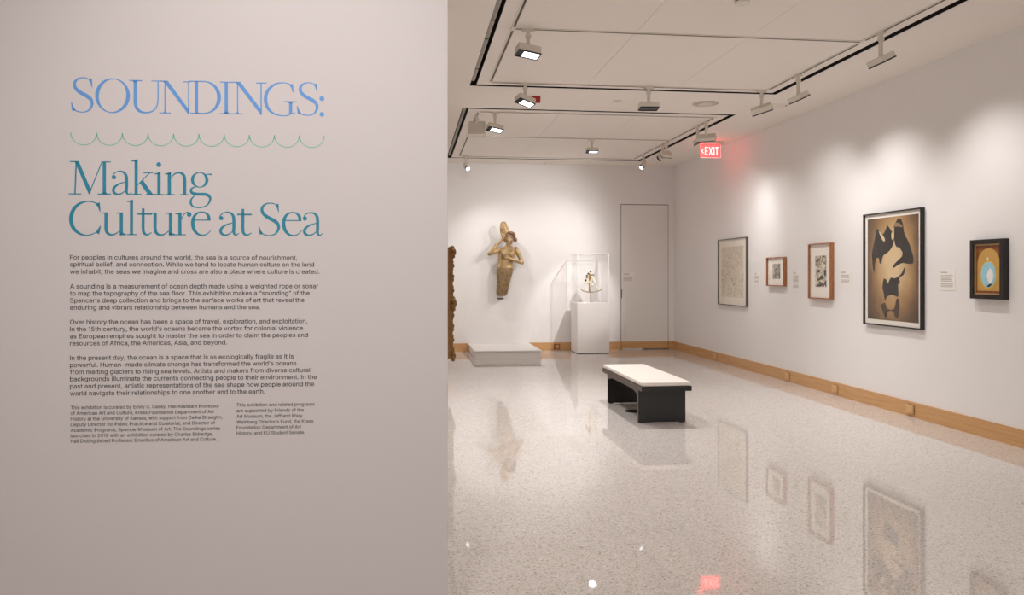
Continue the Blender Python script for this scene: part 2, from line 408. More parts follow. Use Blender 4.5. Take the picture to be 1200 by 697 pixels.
def g_ring(bm, cx, cy, ro, so, ri, si, a0=0, a1=360, n=48):
    A = []
    for k in range(n + 1):
        a = math.radians(a0 + (a1 - a0) * k / n)
        A.append((bm.verts.new((cx + ro * math.cos(a), cy + so * math.sin(a), 0)), bm.verts.new((cx + ri * math.cos(a), cy + si * math.sin(a), 0))))
    for (p, q_), (r, s_) in zip(A, A[1:]): bm.faces.new((p, q_, s_, r))
def serif_l(bm, x0, x1, xs0, xs1, y, up):   # slab hairline with small bracket into the stem
    s = -1 if up else 1
    g_rect(bm, x0, y, x1, y + 8 * s)
    g_poly(bm, ((xs0 - 12, y + 7 * s), (xs1 + 12, y + 7 * s), (xs1, y + 20 * s), (xs0, y + 20 * s)))

def G_S(bm):
    g_stroke(bm, [(243, 92, 5), (222, 71, 7), (195, 61, 9), (160, 58, 10), (122, 70, 16), (95, 100, 25), (98, 142, 29), (128, 176, 32), (168, 200, 33), (212, 224, 34), (243, 258, 28), (244, 300, 23), (220, 338, 15), (186, 354, 10), (150, 357, 9), (112, 349, 10), (86, 330, 8), (72, 305, 5)])
    g_poly(bm, ((232, 65), (246, 64), (250, 142), (243, 138), (232, 104), (216, 74)))
    g_poly(bm, ((61, 272), (69, 271), (84, 312), (104, 340), (90, 348), (70, 346)))
def G_O(bm):
    a = []
    n = 60
    for k in range(n + 1):
        t = 2 * math.pi * k / n; ti = t
        a.append((bm.verts.new((427 + 153 * math.cos(t), 210 + 152 * math.sin(t), 0)), bm.verts.new((427 + 121 * math.cos(ti) - 3 * math.sin(ti) * 0, 210 + 142 * math.sin(ti) - 10 * math.cos(ti), 0))))
    for (p, q_), (r, s_) in zip(a, a[1:]): bm.faces.new((p, q_, s_, r))
def G_U(bm):
    g_stroke(bm, [(626, 72, 28), (626, 130, 28), (626, 210, 28), (627, 270, 28), (640, 316, 27), (672, 345, 22), (718, 354, 15), (765, 346, 12), (802, 320, 11), (822, 275, 11), (827, 210, 11), (827, 130, 11), (827, 78, 11)])
    serif_l(bm, 572, 688, 612, 640, 70, False) if False else (g_rect(bm, 572, 70, 688, 79), g_poly(bm, ((600, 78), (652, 78), (640, 90), (612, 90))))
    g_rect(bm, 768, 72, 880, 80)
def N_(bm, lx0, lx1, ytop, yb, dl, rx0, rx1, sl0, sl1, ts0, ts1):
    g_rect(bm, lx0, ytop, lx1, yb); g_rect(bm, sl0, yb - 8, sl1, yb + 1); g_poly(bm, ((lx0 - 12, yb - 7), (lx1 + 12, yb - 7), (lx1, yb - 16), (lx0, yb - 16)))
    g_poly(bm, dl); g_rect(bm, rx0, ytop + 2, rx1, yb + 3); g_rect(bm, ts0, ytop, ts1, ytop + 9)
def G_N1(bm):
    N_(bm, 883, 894, 74, 358, ((846, 72), (912, 72), (1098, 322), (1100, 366), (1093, 364), (884, 92), (872, 80), (846, 80)), 1090, 1101, 836, 938, 1048, 1112)
def G_D(bm):
    g_rect(bm, 24, 76, 52, 353); g_rect(bm, -20, 74, 60, 83); g_rect(bm, -14, 345, 60, 354)
    a = []
    for k in range(41):
        t = -math.pi / 2 + math.pi * k / 40
        ro = 1 - 0.0
        co, so = math.cos(t), math.sin(t)
        ex = abs(co) ** 0.9
        a.append((bm.verts.new((95 + 152 * ex, 214 + 140 * so, 0)), bm.verts.new((95 + 119 * ex, 214 + 131 * so, 0))))
    for (p, q_), (r, s_) in zip(a, a[1:]): bm.faces.new((p, q_, s_, r))
    g_rect(bm, 50, 74, 96, 83); g_rect(bm, 50, 345, 96, 354)
def G_I(bm):
    g_rect(bm, 278, 80, 306, 356); g_rect(bm, 240, 79, 345, 88); g_rect(bm, 236, 348, 348, 357)
    g_poly(bm, ((266, 349), (318, 349), (306, 336), (278, 336)))
def G_N2(bm):
    N_(bm, 384, 394, 82, 356, ((340, 79), (412, 79), (592, 318), (594, 362), (587, 360), (385, 98), (372, 88), (340, 88)), 584, 595, 348, 437, 545, 636)
def G_G(bm):
    g_stroke(bm, [(852, 110, 5), (830, 94, 7), (800, 85, 8), (768, 83, 9), (720, 92, 14), (668, 126, 22), (635, 175, 28), (627, 226, 30), (636, 280, 28), (668, 328, 21), (718, 357, 12), (770, 366, 9), (815, 362, 9), (850, 347, 8), (880, 338, 6)])
    g_poly(bm, ((850, 93), (862, 92), (866, 166), (858, 164), (847, 128), (826, 96)))
    g_rect(bm, 828, 243, 854, 350); g_rect(bm, 783, 240, 893, 249); g_poly(bm, ((816, 248), (866, 248), (854, 260), (828, 260)))
def G_colon_top(bm): g_dot(bm, 1107, 217, 21)
def G_colon_low(bm): g_dot(bm, 1107, 352, 20)

def G_M(bm):
    g_poly(bm, ((86, 66), (97, 66), (87, 304), (76, 304))); g_poly(bm, ((78, 62), (110, 62), (203, 278), (190, 306), (184, 304)))
    g_stroke(bm, [(188, 296, 8), (283, 64, 8)], True); g_rect(bm, 287, 66, 312, 304)
    g_rect(bm, 42, 62, 100, 70); g_rect(bm, 280, 62, 348, 70); g_rect(bm, 35, 299, 128, 307); g_rect(bm, 251, 299, 350, 307)
    g_poly(bm, ((274, 300), (324, 300), (312, 290), (287, 290)))
def G_a(bm):
    g_dot(bm, 371, 178, 16)
    g_stroke(bm, [(359, 176, 6), (368, 155, 7), (388, 140, 8), (415, 134, 10), (444, 142, 16), (461, 165, 22), (465, 200, 23), (465, 245, 23), (464, 280, 21), (472, 300, 14), (486, 302, 9), (503, 288, 5)])
    g_stroke(bm, [(458, 212, 6), (425, 221, 9), (390, 238, 15), (368, 264, 21), (372, 290, 20), (396, 304, 14), (428, 297, 9), (458, 274, 6)])
def G_k(bm):
    g_rect(bm, 524, 50, 548, 304); g_poly(bm, ((499, 54), (540, 44), (548, 44), (548, 62), (499, 61))); g_rect(bm, 501, 299, 575, 307)
    g_stroke(bm, [(546, 234, 7), (636, 144, 7)], True); g_rect(bm, 590, 139, 662, 147)
    g_poly(bm, ((562, 218), (586, 196), (660, 300), (676, 307), (626, 307)))
    g_rect(bm, 608, 299, 680, 307)
def G_i(bm):
    g_dot(bm, 704, 82, 18); g_rect(bm, 693, 142, 718, 304); g_poly(bm, ((669, 148), (710, 138), (718, 138), (718, 154), (669, 154))); g_rect(bm, 668, 299, 743, 307)
def G_n(bm):
    g_rect(bm, 770, 142, 795, 304); g_poly(bm, ((747, 148), (787, 138), (795, 138), (795, 154), (747, 154))); g_rect(bm, 749, 299, 823, 307)
    g_stroke(bm, [(794, 184, 5), (812, 158, 9), (838, 142, 12), (868, 142, 17), (890, 162, 23), (896, 200, 24), (896, 250, 24), (896, 304, 24)]); g_rect(bm, 861, 299, 933, 307)
def G_g(bm):
    g_ring(bm, 57, 192, 65, 58, 42, 51); g_stroke(bm, [(96, 158, 6), (116, 150, 7), (146, 152, 14)])
    g_stroke(bm, [(28, 244, 7), (2, 254, 12), (-8, 272, 18), (6, 292, 22), (50, 299, 22), (95, 299, 22), (124, 310, 22), (136, 334, 17), (122, 368, 12), (94, 390, 9), (56, 398, 8), (12, 392, 11), (-8, 368, 17), (-6, 340, 14), (12, 318, 9), (34, 302, 6)])
def G_C(bm):
    g_stroke(bm, [(262, 398, 5), (238, 374, 7), (205, 362, 9), (165, 361, 10), (110, 380, 19), (68, 425, 27), (53, 485, 30), (64, 545, 28), (104, 590, 19), (155, 609, 10), (200, 604, 8), (240, 586, 7), (262, 562, 6), (273, 538, 4)])
    g_poly(bm, ((256, 369), (266, 367), (272, 436), (265, 434), (252, 400), (230, 374)))
    g_poly(bm, ((268, 540), (275, 540), (262, 600), (254, 600), (236, 588)))
def G_u(bm):
    g_stroke(bm, [(312, 442, 24), (312, 500, 24), (312, 555, 24), (320, 588, 22), (345, 604, 15), (378, 600, 10), (418, 572, 6)])
    g_rect(bm, 414, 442, 438, 604); g_rect(bm, 276, 440, 324, 448); g_rect(bm, 388, 440, 438, 448); g_poly(bm, ((414, 590), (438, 590), (462, 599), (462, 607), (414, 610)))
def G_l(bm):
    g_rect(bm, 490, 352, 513, 604); g_poly(bm, ((467, 357), (505, 346), (513, 345), (513, 362), (467, 363))); g_rect(bm, 469, 599, 541, 607)
def G_t(bm):
    g_stroke(bm, [(588, 408, 19), (588, 470, 22), (588, 560, 22), (596, 592, 20), (620, 604, 12), (653, 586, 5)]); g_rect(bm, 545, 444, 655, 456)
def G_r(bm):
    g_rect(bm, 849, 442, 873, 604); g_poly(bm, ((827, 446), (865, 438), (873, 438), (873, 452), (827, 452))); g_rect(bm, 827, 599, 905, 607)
    g_stroke(bm, [(872, 490, 5), (884, 460, 7), (905, 440, 8), (928, 437, 8), (938, 444, 8)]); g_dot(bm, 930, 453, 17)
def G_e(bm):
    g_rect(bm, 8, 489, 138, 497)
    g_stroke(bm, [(127, 494, 22), (122, 462, 22), (100, 440, 13), (70, 433, 9), (34, 446, 16), (11, 480, 24), (6, 524, 26), (18, 568, 24), (46, 598, 16), (84, 606, 10), (118, 592, 7), (141, 566, 5)])

def letters(root_name, label, mat_, items):
    # items: (fn, crop scale, crop origin u, baseline in crop px, dx in crop px, glyph scale, glyph left ref, target baseline v, ref v for height)
    s0, z0 = wall_uv(*items['origin'])
    t = flat_thing(root_name, label, 'lettering', s0, z0)
    for fn, sc, ou, yb, u_shift, gs, xref in items['glyphs']:
        bm = bmesh.new(); fn(bm)
        for v in bm.verts:
            gx, gy = v.co.x, v.co.y
            u = ou + (xref + (gx - xref) * gs) / sc + u_shift
            s, _ = wall_uv(u, 321)
            v.co = Vector((s - s0, (yb - gy) / sc * gs * items['mpp'], 0))
        bmesh.ops.recalc_face_normals(bm, faces=bm.faces[:])
        for f in bm.faces:
            if f.normal.z < 0: f.normal_flip()
        me = bpy.data.meshes.new('letter'); bm.to_mesh(me); bm.free(); me.materials.append(mat_)
        o = bpy.data.objects.new('letter', me); C.objects.link(o); o.parent = t
    return t
_s, _z = wall_uv(230, 92); _s2, _z2 = wall_uv(230, 132); MPP = (_z - _z2) / 40
k5, k6, k7 = 7.5, 7.2727, 6.3375
letters('title_lettering', 'blue serif lettering SOUNDINGS: at the top of the lettered wall', M['blue_ink'], dict(origin=(230, 133.2), mpp=MPP, glyphs=[
    (G_S, k5, 75, 357, 0, 1, 0), (G_O, k5, 75, 357, 0, 1, 0), (G_U, k5, 75, 357, 0, 1, 0), (G_N1, k5, 75, 357, 0, 1, 0),
    (G_D, k6, 225, 354, 0, 1, 0), (G_I, k6, 225, 356, 0, 1, 0), (G_N2, k6, 225, 357, 0, 1, 0), (G_G, k6, 225, 359, 0, 1, 0),
    (G_S, k5, 75, 357, 264.6, .965, 62), (G_colon_top, k6, 225, 362, 0, 1, 0), (G_colon_low, k6, 225, 362, 0, 1, 0)]))
letters('heading_lettering', 'teal serif lettering reading Making, below the wavy line', M['teal_ink'], dict(origin=(165, 228.2), mpp=MPP, glyphs=[
    (G_M, k7, 75, 306, 0, 1, 0), (G_a, k7, 75, 306, 0, 1, 0), (G_k, k7, 75, 306, 0, 1, 0), (G_i, k7, 75, 306, 0, 1, 0), (G_n, k7, 75, 306, 0, 1, 0), (G_g, k7, 225, 306, 0, 1, 0)]))
letters('heading_lettering', 'teal serif lettering reading Culture at Sea', M['teal_ink'], dict(origin=(230, 275.6), mpp=MPP, glyphs=[
    (G_C, k7, 75, 606, 0, 1, 0), (G_u, k7, 75, 606, 0, 1, 0), (G_l, k7, 75, 606, 0, 1, 0), (G_t, k7, 75, 606, 0, 1, 0), (G_u, k7, 75, 606, 365 / k7, 1, 0),
    (G_r, k7, 75, 606, 0, 1, 0), (G_e, k7, 225, 606, 0, 1, 0), (G_a, k7, 225, 306, -154 / k7, 1, 0), (G_t, k7, 225, 606, -210 / k7, 1, 0),
    (G_S, k5, 75, 357, 303.1 - 83.3, .955, 62), (G_e, k7, 225, 606, 675 / k7, 1, 0), (G_a, k7, 225, 306, 468 / k7, 1, 0)]))
# wavy line of ten scallops
sa, za = wall_uv(83, 155.3); sb, _ = wall_uv(380, 155.3)
t = flat_thing('wave_ornament', 'thin sea-green scalloped wavy line between the title and heading', 'ornament', sa, za)
cw = (sb - sa) / 10
for k in range(10):
    bm = bmesh.new(); dz = 14.2 * MPP; pts = []
    for i in range(25):
        a = math.pi * i / 24; wl = 0.0030 + 0.0012 * abs(math.cos(a)) ** 8
        pts.append((cw * k + cw / 2 - cw / 2 * math.cos(a), -dz * math.sin(a), wl))
    P = [Vector(p) for p in pts]; g_stroke(bm, [tuple(p) for p in P], True)
    for f in bm.faces:
        f.normal_update()
        if f.normal.z < 0: f.normal_flip()
    me = bpy.data.meshes.new('scallop'); bm.to_mesh(me); bm.free(); me.materials.append(M['wave_ink'])
    o = bpy.data.objects.new('scallop', me); C.objects.link(o); o.parent = t

# sans-serif glyph outlines: character -> (advance, flat vertex list, flat triangle list), in thousandths of an em
GLYPHS = {",":[188,[27,-128,60,80,148,80,91,-128],[0,2,1,0,3,2]],
"-":[453,[346,253,346,179,105,179,105,253],[2,0,3,2,1,0]],
".":[188,[95,-14,74,-10,57,2,44,20,40,41,44,62,57,80,74,92,95,96,116,92,134,80,146,62,150,41,146,20,134,2,116,-10],[7,9,8,7,10,9,6,10,7,5,10,6,5,11,10,4,11,5,4,12,11,4,13,12,3,13,4,3,14,13,2,14,3,2,15,14,1,15,2,0,15,1]],
"0":[453,[227,-16,171,-8,124,17,87,57,60,110,44,176,39,254,44,332,61,398,88,452,125,492,172,516,227,525,282,516,329,492,366,452,393,398,409,332,414,254,409,176,393,110,366,57,329,17,282,-8,227,59,258,64,284,81,305,108,322,146,331,195,335,254,331,313,321,362,305,401,284,428,258,445,227,450,195,445,169,428,148,401,132,362,122,313,118,254,122,195,132,146,148,108,169,81,195,64],[11,13,12,10,13,11,10,14,13,9,14,10,9,15,14,8,37,9,37,36,9,36,15,9,36,35,15,35,16,15,34,16,35,8,38,37,8,39,38,33,16,34,8,40,39,32,16,33,7,40,8,32,17,16,31,17,32,7,41,40,6,41,7,31,18,17,30,18,31,6,42,41,5,42,6,30,19,18,5,43,42,29,19,30,5,44,43,28,19,29,4,44,5,28,20,19,4,45,44,27,20,28,27,21,20,3,45,4,26,21,27,3,46,45,25,21,26,3,47,46,3,24,47,24,21,25,3,21,24,3,22,21,2,22,3,2,23,22,1,23,2,1,0,23]],
"1":[300,[150,-9,222,-9,222,518,150,518,150,518,150,443,52,378,52,443],[0,1,2,0,2,3,4,6,5,4,7,6]],
"2":[453,[55,-9,55,51,228,235,275,288,291,310,302,330,309,350,311,371,308,394,300,414,287,429,269,441,248,448,224,450,198,448,177,439,160,426,147,409,139,388,135,353,55,353,62,407,78,447,104,480,139,504,180,520,225,525,270,520,310,505,343,481,369,450,385,413,390,373,387,343,379,314,365,285,343,253,313,217,274,173,162,57,162,66,398,66,398,-9],[25,27,26,25,28,27,24,28,25,24,29,28,23,29,24,23,30,29,22,13,23,13,30,23,22,14,13,12,30,13,12,31,30,11,31,12,22,15,14,21,15,22,10,31,11,21,16,15,9,31,10,21,17,16,8,31,9,8,32,31,21,18,17,20,18,21,7,32,8,20,19,18,7,33,32,6,33,7,5,33,6,5,34,33,4,34,5,4,35,34,3,35,4,2,35,3,2,36,35,2,37,36,1,37,2,1,38,37,1,40,38,40,39,38,1,41,40,1,42,41,0,42,1]],
"5":[453,[221,-16,176,-11,136,3,102,25,75,55,58,90,49,139,129,139,136,112,145,94,159,80,177,68,198,61,221,59,248,62,272,72,291,88,306,109,316,134,319,162,315,191,306,217,290,238,270,254,246,264,218,268,194,266,170,260,150,251,131,236,57,245,88,518,375,518,375,443,159,443,144,310,133,310,150,323,175,333,201,340,229,343,265,339,297,329,327,313,352,291,372,265,387,234,397,200,400,163,394,114,377,71,349,35,313,7,270,-10],[30,34,31,34,32,31,34,33,32,30,36,34,36,35,34,39,41,40,38,41,39,38,42,41,37,42,38,37,43,42,36,43,37,36,44,43,30,44,36,30,26,44,26,25,44,25,45,44,24,45,25,30,27,26,24,46,45,23,46,24,30,28,27,22,46,23,30,29,28,21,46,22,21,47,46,20,47,21,20,48,47,19,48,20,19,49,48,18,49,19,5,7,6,5,8,7,17,49,18,17,50,49,5,9,8,16,50,17,5,10,9,4,10,5,15,50,16,4,11,10,14,50,15,14,51,50,4,12,11,13,51,14,4,13,12,4,51,13,3,51,4,3,52,51,2,52,3,2,53,52,1,53,2,1,0,53]],
"8":[453,[226,-16,176,-11,132,3,95,26,67,57,49,94,43,135,46,168,57,199,73,226,95,248,122,264,144,271,144,261,114,274,85,302,67,339,61,380,67,420,83,455,108,484,142,506,182,520,226,525,271,520,310,506,343,484,369,455,385,420,391,380,385,339,367,303,339,274,309,261,309,271,331,264,357,248,379,226,395,199,406,168,410,135,404,94,386,57,358,26,321,3,276,-11,226,58,256,61,281,69,301,81,315,97,324,116,328,139,324,163,315,184,299,201,279,215,254,223,226,226,198,223,173,215,153,201,137,184,128,163,124,139,128,116,136,97,151,81,171,69,196,61,226,299,250,301,270,308,287,320,299,335,307,354,310,376,308,397,300,415,288,430,271,441,250,448,226,451,202,448,181,441,165,430,152,415,145,397,142,376,145,354,152,335,165,320,182,308,203,301],[22,24,23,21,24,22,21,25,24,20,25,21,20,26,25,20,27,26,19,27,20,19,82,27,82,81,27,81,28,27,18,83,19,83,82,19,80,28,81,18,84,83,79,28,80,18,85,84,78,28,79,18,86,85,78,29,28,17,86,18,77,29,78,17,87,86,76,29,77,17,88,87,76,30,29,16,88,17,75,30,76,16,89,88,74,30,75,16,90,89,74,31,30,15,90,16,73,31,74,15,91,90,15,92,91,72,31,73,15,93,92,71,31,72,71,32,31,14,93,15,14,70,93,70,32,71,14,32,70,14,34,32,34,33,32,13,12,14,12,34,14,11,34,12,11,35,34,10,35,11,10,36,35,9,36,10,9,58,36,58,37,36,9,59,58,57,37,58,57,38,37,8,59,9,56,38,57,8,60,59,55,38,56,8,61,60,8,62,61,54,38,55,54,39,38,7,62,8,7,63,62,53,39,54,53,40,39,6,63,7,6,64,63,52,40,53,51,40,52,6,65,64,51,41,40,5,65,6,50,41,51,5,66,65,49,41,50,5,67,66,4,67,5,49,42,41,4,68,67,48,42,49,4,69,68,47,42,48,4,46,69,46,42,47,4,42,46,3,42,4,3,43,42,2,43,3,2,44,43,2,45,44,1,45,2,1,0,45]],
"A":[480,[5,-8,195,518,282,518,475,-8,389,-9,279,300,256,369,221,487,257,487,221,368,199,300,91,-9,101,133,101,208,379,208,379,133],[0,7,1,7,2,1,7,8,2,8,3,2,9,6,8,6,3,8,0,9,7,9,6,7,5,3,6,0,10,9,0,11,10,4,3,5,12,14,13,12,15,14]],
"C":[510,[267,-16,203,-8,145,17,98,57,62,111,39,177,31,254,39,331,62,397,98,451,145,491,203,516,267,525,306,522,343,513,377,498,408,478,434,453,456,423,472,388,484,339,402,339,392,370,382,390,368,407,352,421,333,432,313,440,291,445,268,447,225,441,188,425,157,397,133,360,118,312,112,254,118,196,133,148,158,111,189,84,226,68,268,62,290,64,313,69,333,77,352,88,368,102,382,119,392,139,402,169,484,169,472,121,456,86,434,56,408,31,377,11,343,-4,307,-13],[11,13,12,11,14,13,10,14,11,10,15,14,10,16,15,9,16,10,9,17,16,9,29,17,29,28,17,28,18,17,8,30,9,30,29,9,27,18,28,8,31,30,26,18,27,25,18,26,8,32,31,25,19,18,24,19,25,23,19,24,8,33,32,7,33,8,22,19,23,22,20,19,21,20,22,7,34,33,6,34,7,6,35,34,6,36,35,5,36,6,5,37,36,4,37,5,48,50,49,48,51,50,4,38,37,47,51,48,47,52,51,46,52,47,3,38,4,3,39,38,45,52,46,44,52,45,44,53,52,3,40,39,43,53,44,42,53,43,3,41,40,41,53,42,3,53,41,2,53,3,2,54,53,2,55,54,1,55,2,1,56,55,1,57,56,0,57,1]],
"D":[502,[219,-9,87,-9,87,66,214,66,269,72,313,89,347,116,371,153,385,200,390,255,385,310,371,357,347,393,315,420,273,437,220,443,84,443,84,518,226,518,297,510,357,486,406,448,442,395,463,331,471,255,463,180,441,115,405,62,355,23,293,-1,134,518,134,-9,51,-9,51,518],[16,18,17,16,19,18,16,20,19,16,21,20,16,15,21,15,14,21,14,22,21,13,22,14,12,22,13,12,23,22,11,23,12,10,23,11,10,24,23,9,24,10,9,25,24,8,25,9,7,25,8,7,26,25,6,26,7,5,26,6,5,27,26,4,27,5,3,27,4,1,3,2,1,27,3,1,28,27,1,29,28,1,0,29,32,30,33,32,31,30]],
"E":[419,[51,-9,51,518,381,518,381,443,134,443,134,295,364,295,364,220,134,220,134,66,384,66,384,-9],[0,4,1,4,2,1,4,3,2,0,5,4,0,8,5,8,6,5,8,7,6,0,9,8,0,10,9,0,11,10]],
"F":[410,[51,-9,51,518,378,518,378,443,134,443,134,287,355,287,355,212,134,212,134,-9],[0,4,1,4,2,1,4,3,2,0,5,4,0,8,5,8,6,5,8,7,6,0,9,8]],
"H":[517,[51,-9,51,518,134,518,134,298,383,298,383,518,466,518,466,-9,383,-9,383,223,134,223,134,-9],[0,2,1,0,3,2,4,6,5,4,7,6,0,10,3,10,4,3,10,9,4,9,7,4,0,11,10,8,7,9]],
"I":[182,[51,-9,134,-9,134,518,51,518],[0,1,2,0,2,3]],
"J":[396,[185,-16,121,-6,69,26,35,77,24,145,24,182,107,182,107,146,112,107,128,81,153,65,185,59,217,64,241,81,257,107,263,146,263,518,345,518,345,145,334,77,301,26,249,-6],[15,17,16,15,18,17,4,6,5,4,7,6,4,8,7,14,18,15,14,19,18,3,8,4,3,9,8,13,19,14,3,10,9,12,19,13,12,20,19,2,10,3,2,11,10,11,20,12,2,20,11,2,21,20,1,21,2,1,0,21]],
"K":[467,[99,132,95,219,132,267,168,309,205,350,360,518,461,514,235,266,231,267,51,-9,51,518,134,518,134,334,133,225,134,193,134,-9,367,-9,176,259,228,324,461,-7],[4,6,5,4,7,6,3,7,4,2,8,3,8,7,3,2,0,8,1,0,2,9,11,10,9,12,11,9,13,12,9,14,13,9,15,14,17,19,18,16,19,17]],
"M":[628,[51,-9,51,518,158,518,286,190,296,162,308,125,320,86,333,40,296,40,309,85,321,124,334,161,344,190,470,518,577,518,577,-9,495,-9,495,291,495,327,496,369,497,413,498,466,524,466,506,407,490,360,476,319,464,288,348,-9,280,-9,162,288,151,318,136,358,121,405,100,466,128,466,129,416,130,372,131,329,131,291,131,-9],[0,33,1,33,2,1,33,34,2,34,3,2,12,21,13,21,14,13,21,22,14,22,15,14,35,3,34,12,20,21,23,15,22,0,32,33,36,3,35,12,19,20,24,19,23,19,15,23,0,36,32,36,31,32,0,37,36,31,3,36,12,24,19,24,18,19,12,25,24,30,3,31,0,38,37,12,26,25,29,3,30,0,39,38,12,27,26,28,3,29,28,4,3,11,27,12,28,5,4,10,27,11,28,9,5,9,6,5,9,6,10,6,27,10,7,27,6,28,8,9,28,7,8,28,27,7]],
"O":[533,[267,-16,203,-8,146,17,98,57,62,111,39,177,31,254,39,331,62,397,98,451,146,491,203,516,267,525,331,516,388,491,436,451,472,397,495,331,502,254,495,177,472,111,436,57,388,17,331,-8,267,62,308,67,345,84,376,110,400,148,416,196,421,254,416,313,400,361,376,398,345,425,308,441,267,447,226,441,189,425,158,398,133,360,118,312,112,254,118,196,133,148,158,111,189,84,226,67],[11,13,12,10,13,11,10,14,13,9,14,10,9,15,14,8,37,9,37,36,9,36,15,9,36,35,15,35,16,15,34,16,35,8,38,37,33,16,34,8,39,38,32,16,33,8,40,39,7,40,8,32,17,16,31,17,32,7,41,40,6,41,7,31,18,17,30,18,31,6,42,41,29,18,30,6,43,42,29,19,18,5,43,6,5,44,43,28,19,29,28,20,19,4,44,5,4,45,44,27,20,28,27,21,20,3,45,4,3,46,45,26,21,27,3,47,46,25,21,26,3,24,47,24,21,25,3,21,24,3,22,21,2,22,3,2,23,22,1,23,2,1,0,23]],
"P":[445,[51,-9,51,518,236,518,291,512,337,495,372,469,398,434,413,393,418,348,413,302,398,261,372,226,337,199,291,182,236,177,100,177,100,251,232,251,267,255,293,264,312,279,325,298,333,321,335,348,333,374,325,397,312,416,293,431,266,440,232,443,134,443,134,-9],[0,30,1,30,2,1,30,3,2,30,4,3,30,5,4,30,29,5,29,6,5,0,16,30,16,31,30,28,6,29,27,6,28,27,7,6,26,7,27,25,7,26,24,7,25,24,8,7,23,8,24,22,8,23,22,9,8,21,9,22,21,10,9,20,10,21,19,10,20,18,10,19,18,11,10,17,11,18,0,15,16,31,17,16,31,14,17,14,11,17,14,12,11,14,13,12,0,14,15,0,31,14]],
"S":[447,[224,-18,170,-13,124,1,85,24,56,55,37,93,27,146,112,146,119,113,130,94,148,78,170,67,195,60,224,58,255,61,283,69,305,81,322,97,333,117,336,139,333,158,325,173,311,186,292,196,242,214,181,231,124,252,80,283,52,323,43,372,49,416,67,453,96,483,134,506,178,520,227,525,276,520,320,506,356,483,385,454,403,418,412,369,331,369,319,407,297,430,265,444,225,449,196,447,171,439,151,428,136,413,127,395,124,376,128,355,138,340,153,327,173,316,215,302,267,288,315,272,340,260,364,245,385,226,402,202,414,173,417,138,412,96,394,59,366,27,327,2,280,-13],[34,36,35,33,36,34,33,37,36,32,37,33,32,38,37,31,38,32,31,39,38,31,46,39,46,45,39,45,40,39,30,47,31,47,46,31,30,48,47,44,40,45,30,49,48,43,40,44,30,50,49,43,41,40,29,50,30,29,51,50,42,41,43,29,52,51,29,53,52,28,53,29,28,54,53,28,55,54,28,56,55,27,56,28,27,57,56,27,58,57,27,59,58,26,59,27,26,60,59,26,61,60,25,61,26,25,62,61,24,62,25,24,63,62,23,63,24,23,64,63,22,64,23,21,64,22,20,64,21,20,65,64,19,65,20,5,7,6,5,8,7,18,65,19,18,66,65,17,66,18,5,9,8,16,66,17,16,67,66,5,10,9,4,10,5,15,67,16,4,11,10,14,67,15,4,12,11,13,67,14,4,13,12,13,68,67,4,68,13,3,68,4,3,69,68,2,69,3,2,70,69,1,70,2,1,0,70]],
"T":[449,[23,443,23,518,426,518,426,443,266,443,266,-9,184,-9,184,443],[0,2,1,0,3,2,7,0,3,6,4,7,4,7,3,6,5,4]],
"U":[517,[259,-17,201,-11,150,7,108,37,77,75,57,121,51,173,51,518,133,518,133,179,137,146,149,118,167,94,191,76,222,64,259,61,296,64,326,76,351,94,369,117,380,146,384,179,384,518,466,518,466,173,460,121,440,75,409,37,368,7,317,-11],[6,8,7,6,9,8,21,23,22,21,24,23,6,10,9,20,24,21,5,10,6,20,25,24,5,11,10,19,25,20,4,11,5,19,26,25,4,12,11,18,26,19,4,13,12,17,26,18,4,14,13,16,26,17,16,27,26,3,14,4,15,27,16,3,15,14,3,27,15,3,28,27,2,28,3,2,29,28,1,29,2,1,0,29]],
"W":[686,[148,-9,5,517,89,518,172,198,184,147,196,95,208,31,178,31,191,95,203,148,215,198,299,518,387,518,470,198,483,148,495,95,508,31,477,31,490,95,502,147,514,198,596,518,681,517,537,-9,449,-9,359,321,343,390,325,484,360,484,344,393,327,321,237,-9],[1,3,2,10,27,11,27,12,11,27,28,12,28,13,12,20,22,21,0,3,1,20,23,22,10,26,27,29,13,28,30,25,29,25,13,29,10,30,26,30,25,26,10,31,30,24,13,25,24,14,13,9,31,10,0,4,3,19,23,20,24,18,14,18,15,14,8,5,9,5,31,9,18,15,19,15,23,19,0,8,4,8,5,4,16,23,15,0,7,8,24,17,18,6,31,5,7,31,6,17,23,16,0,31,7,24,23,17]],
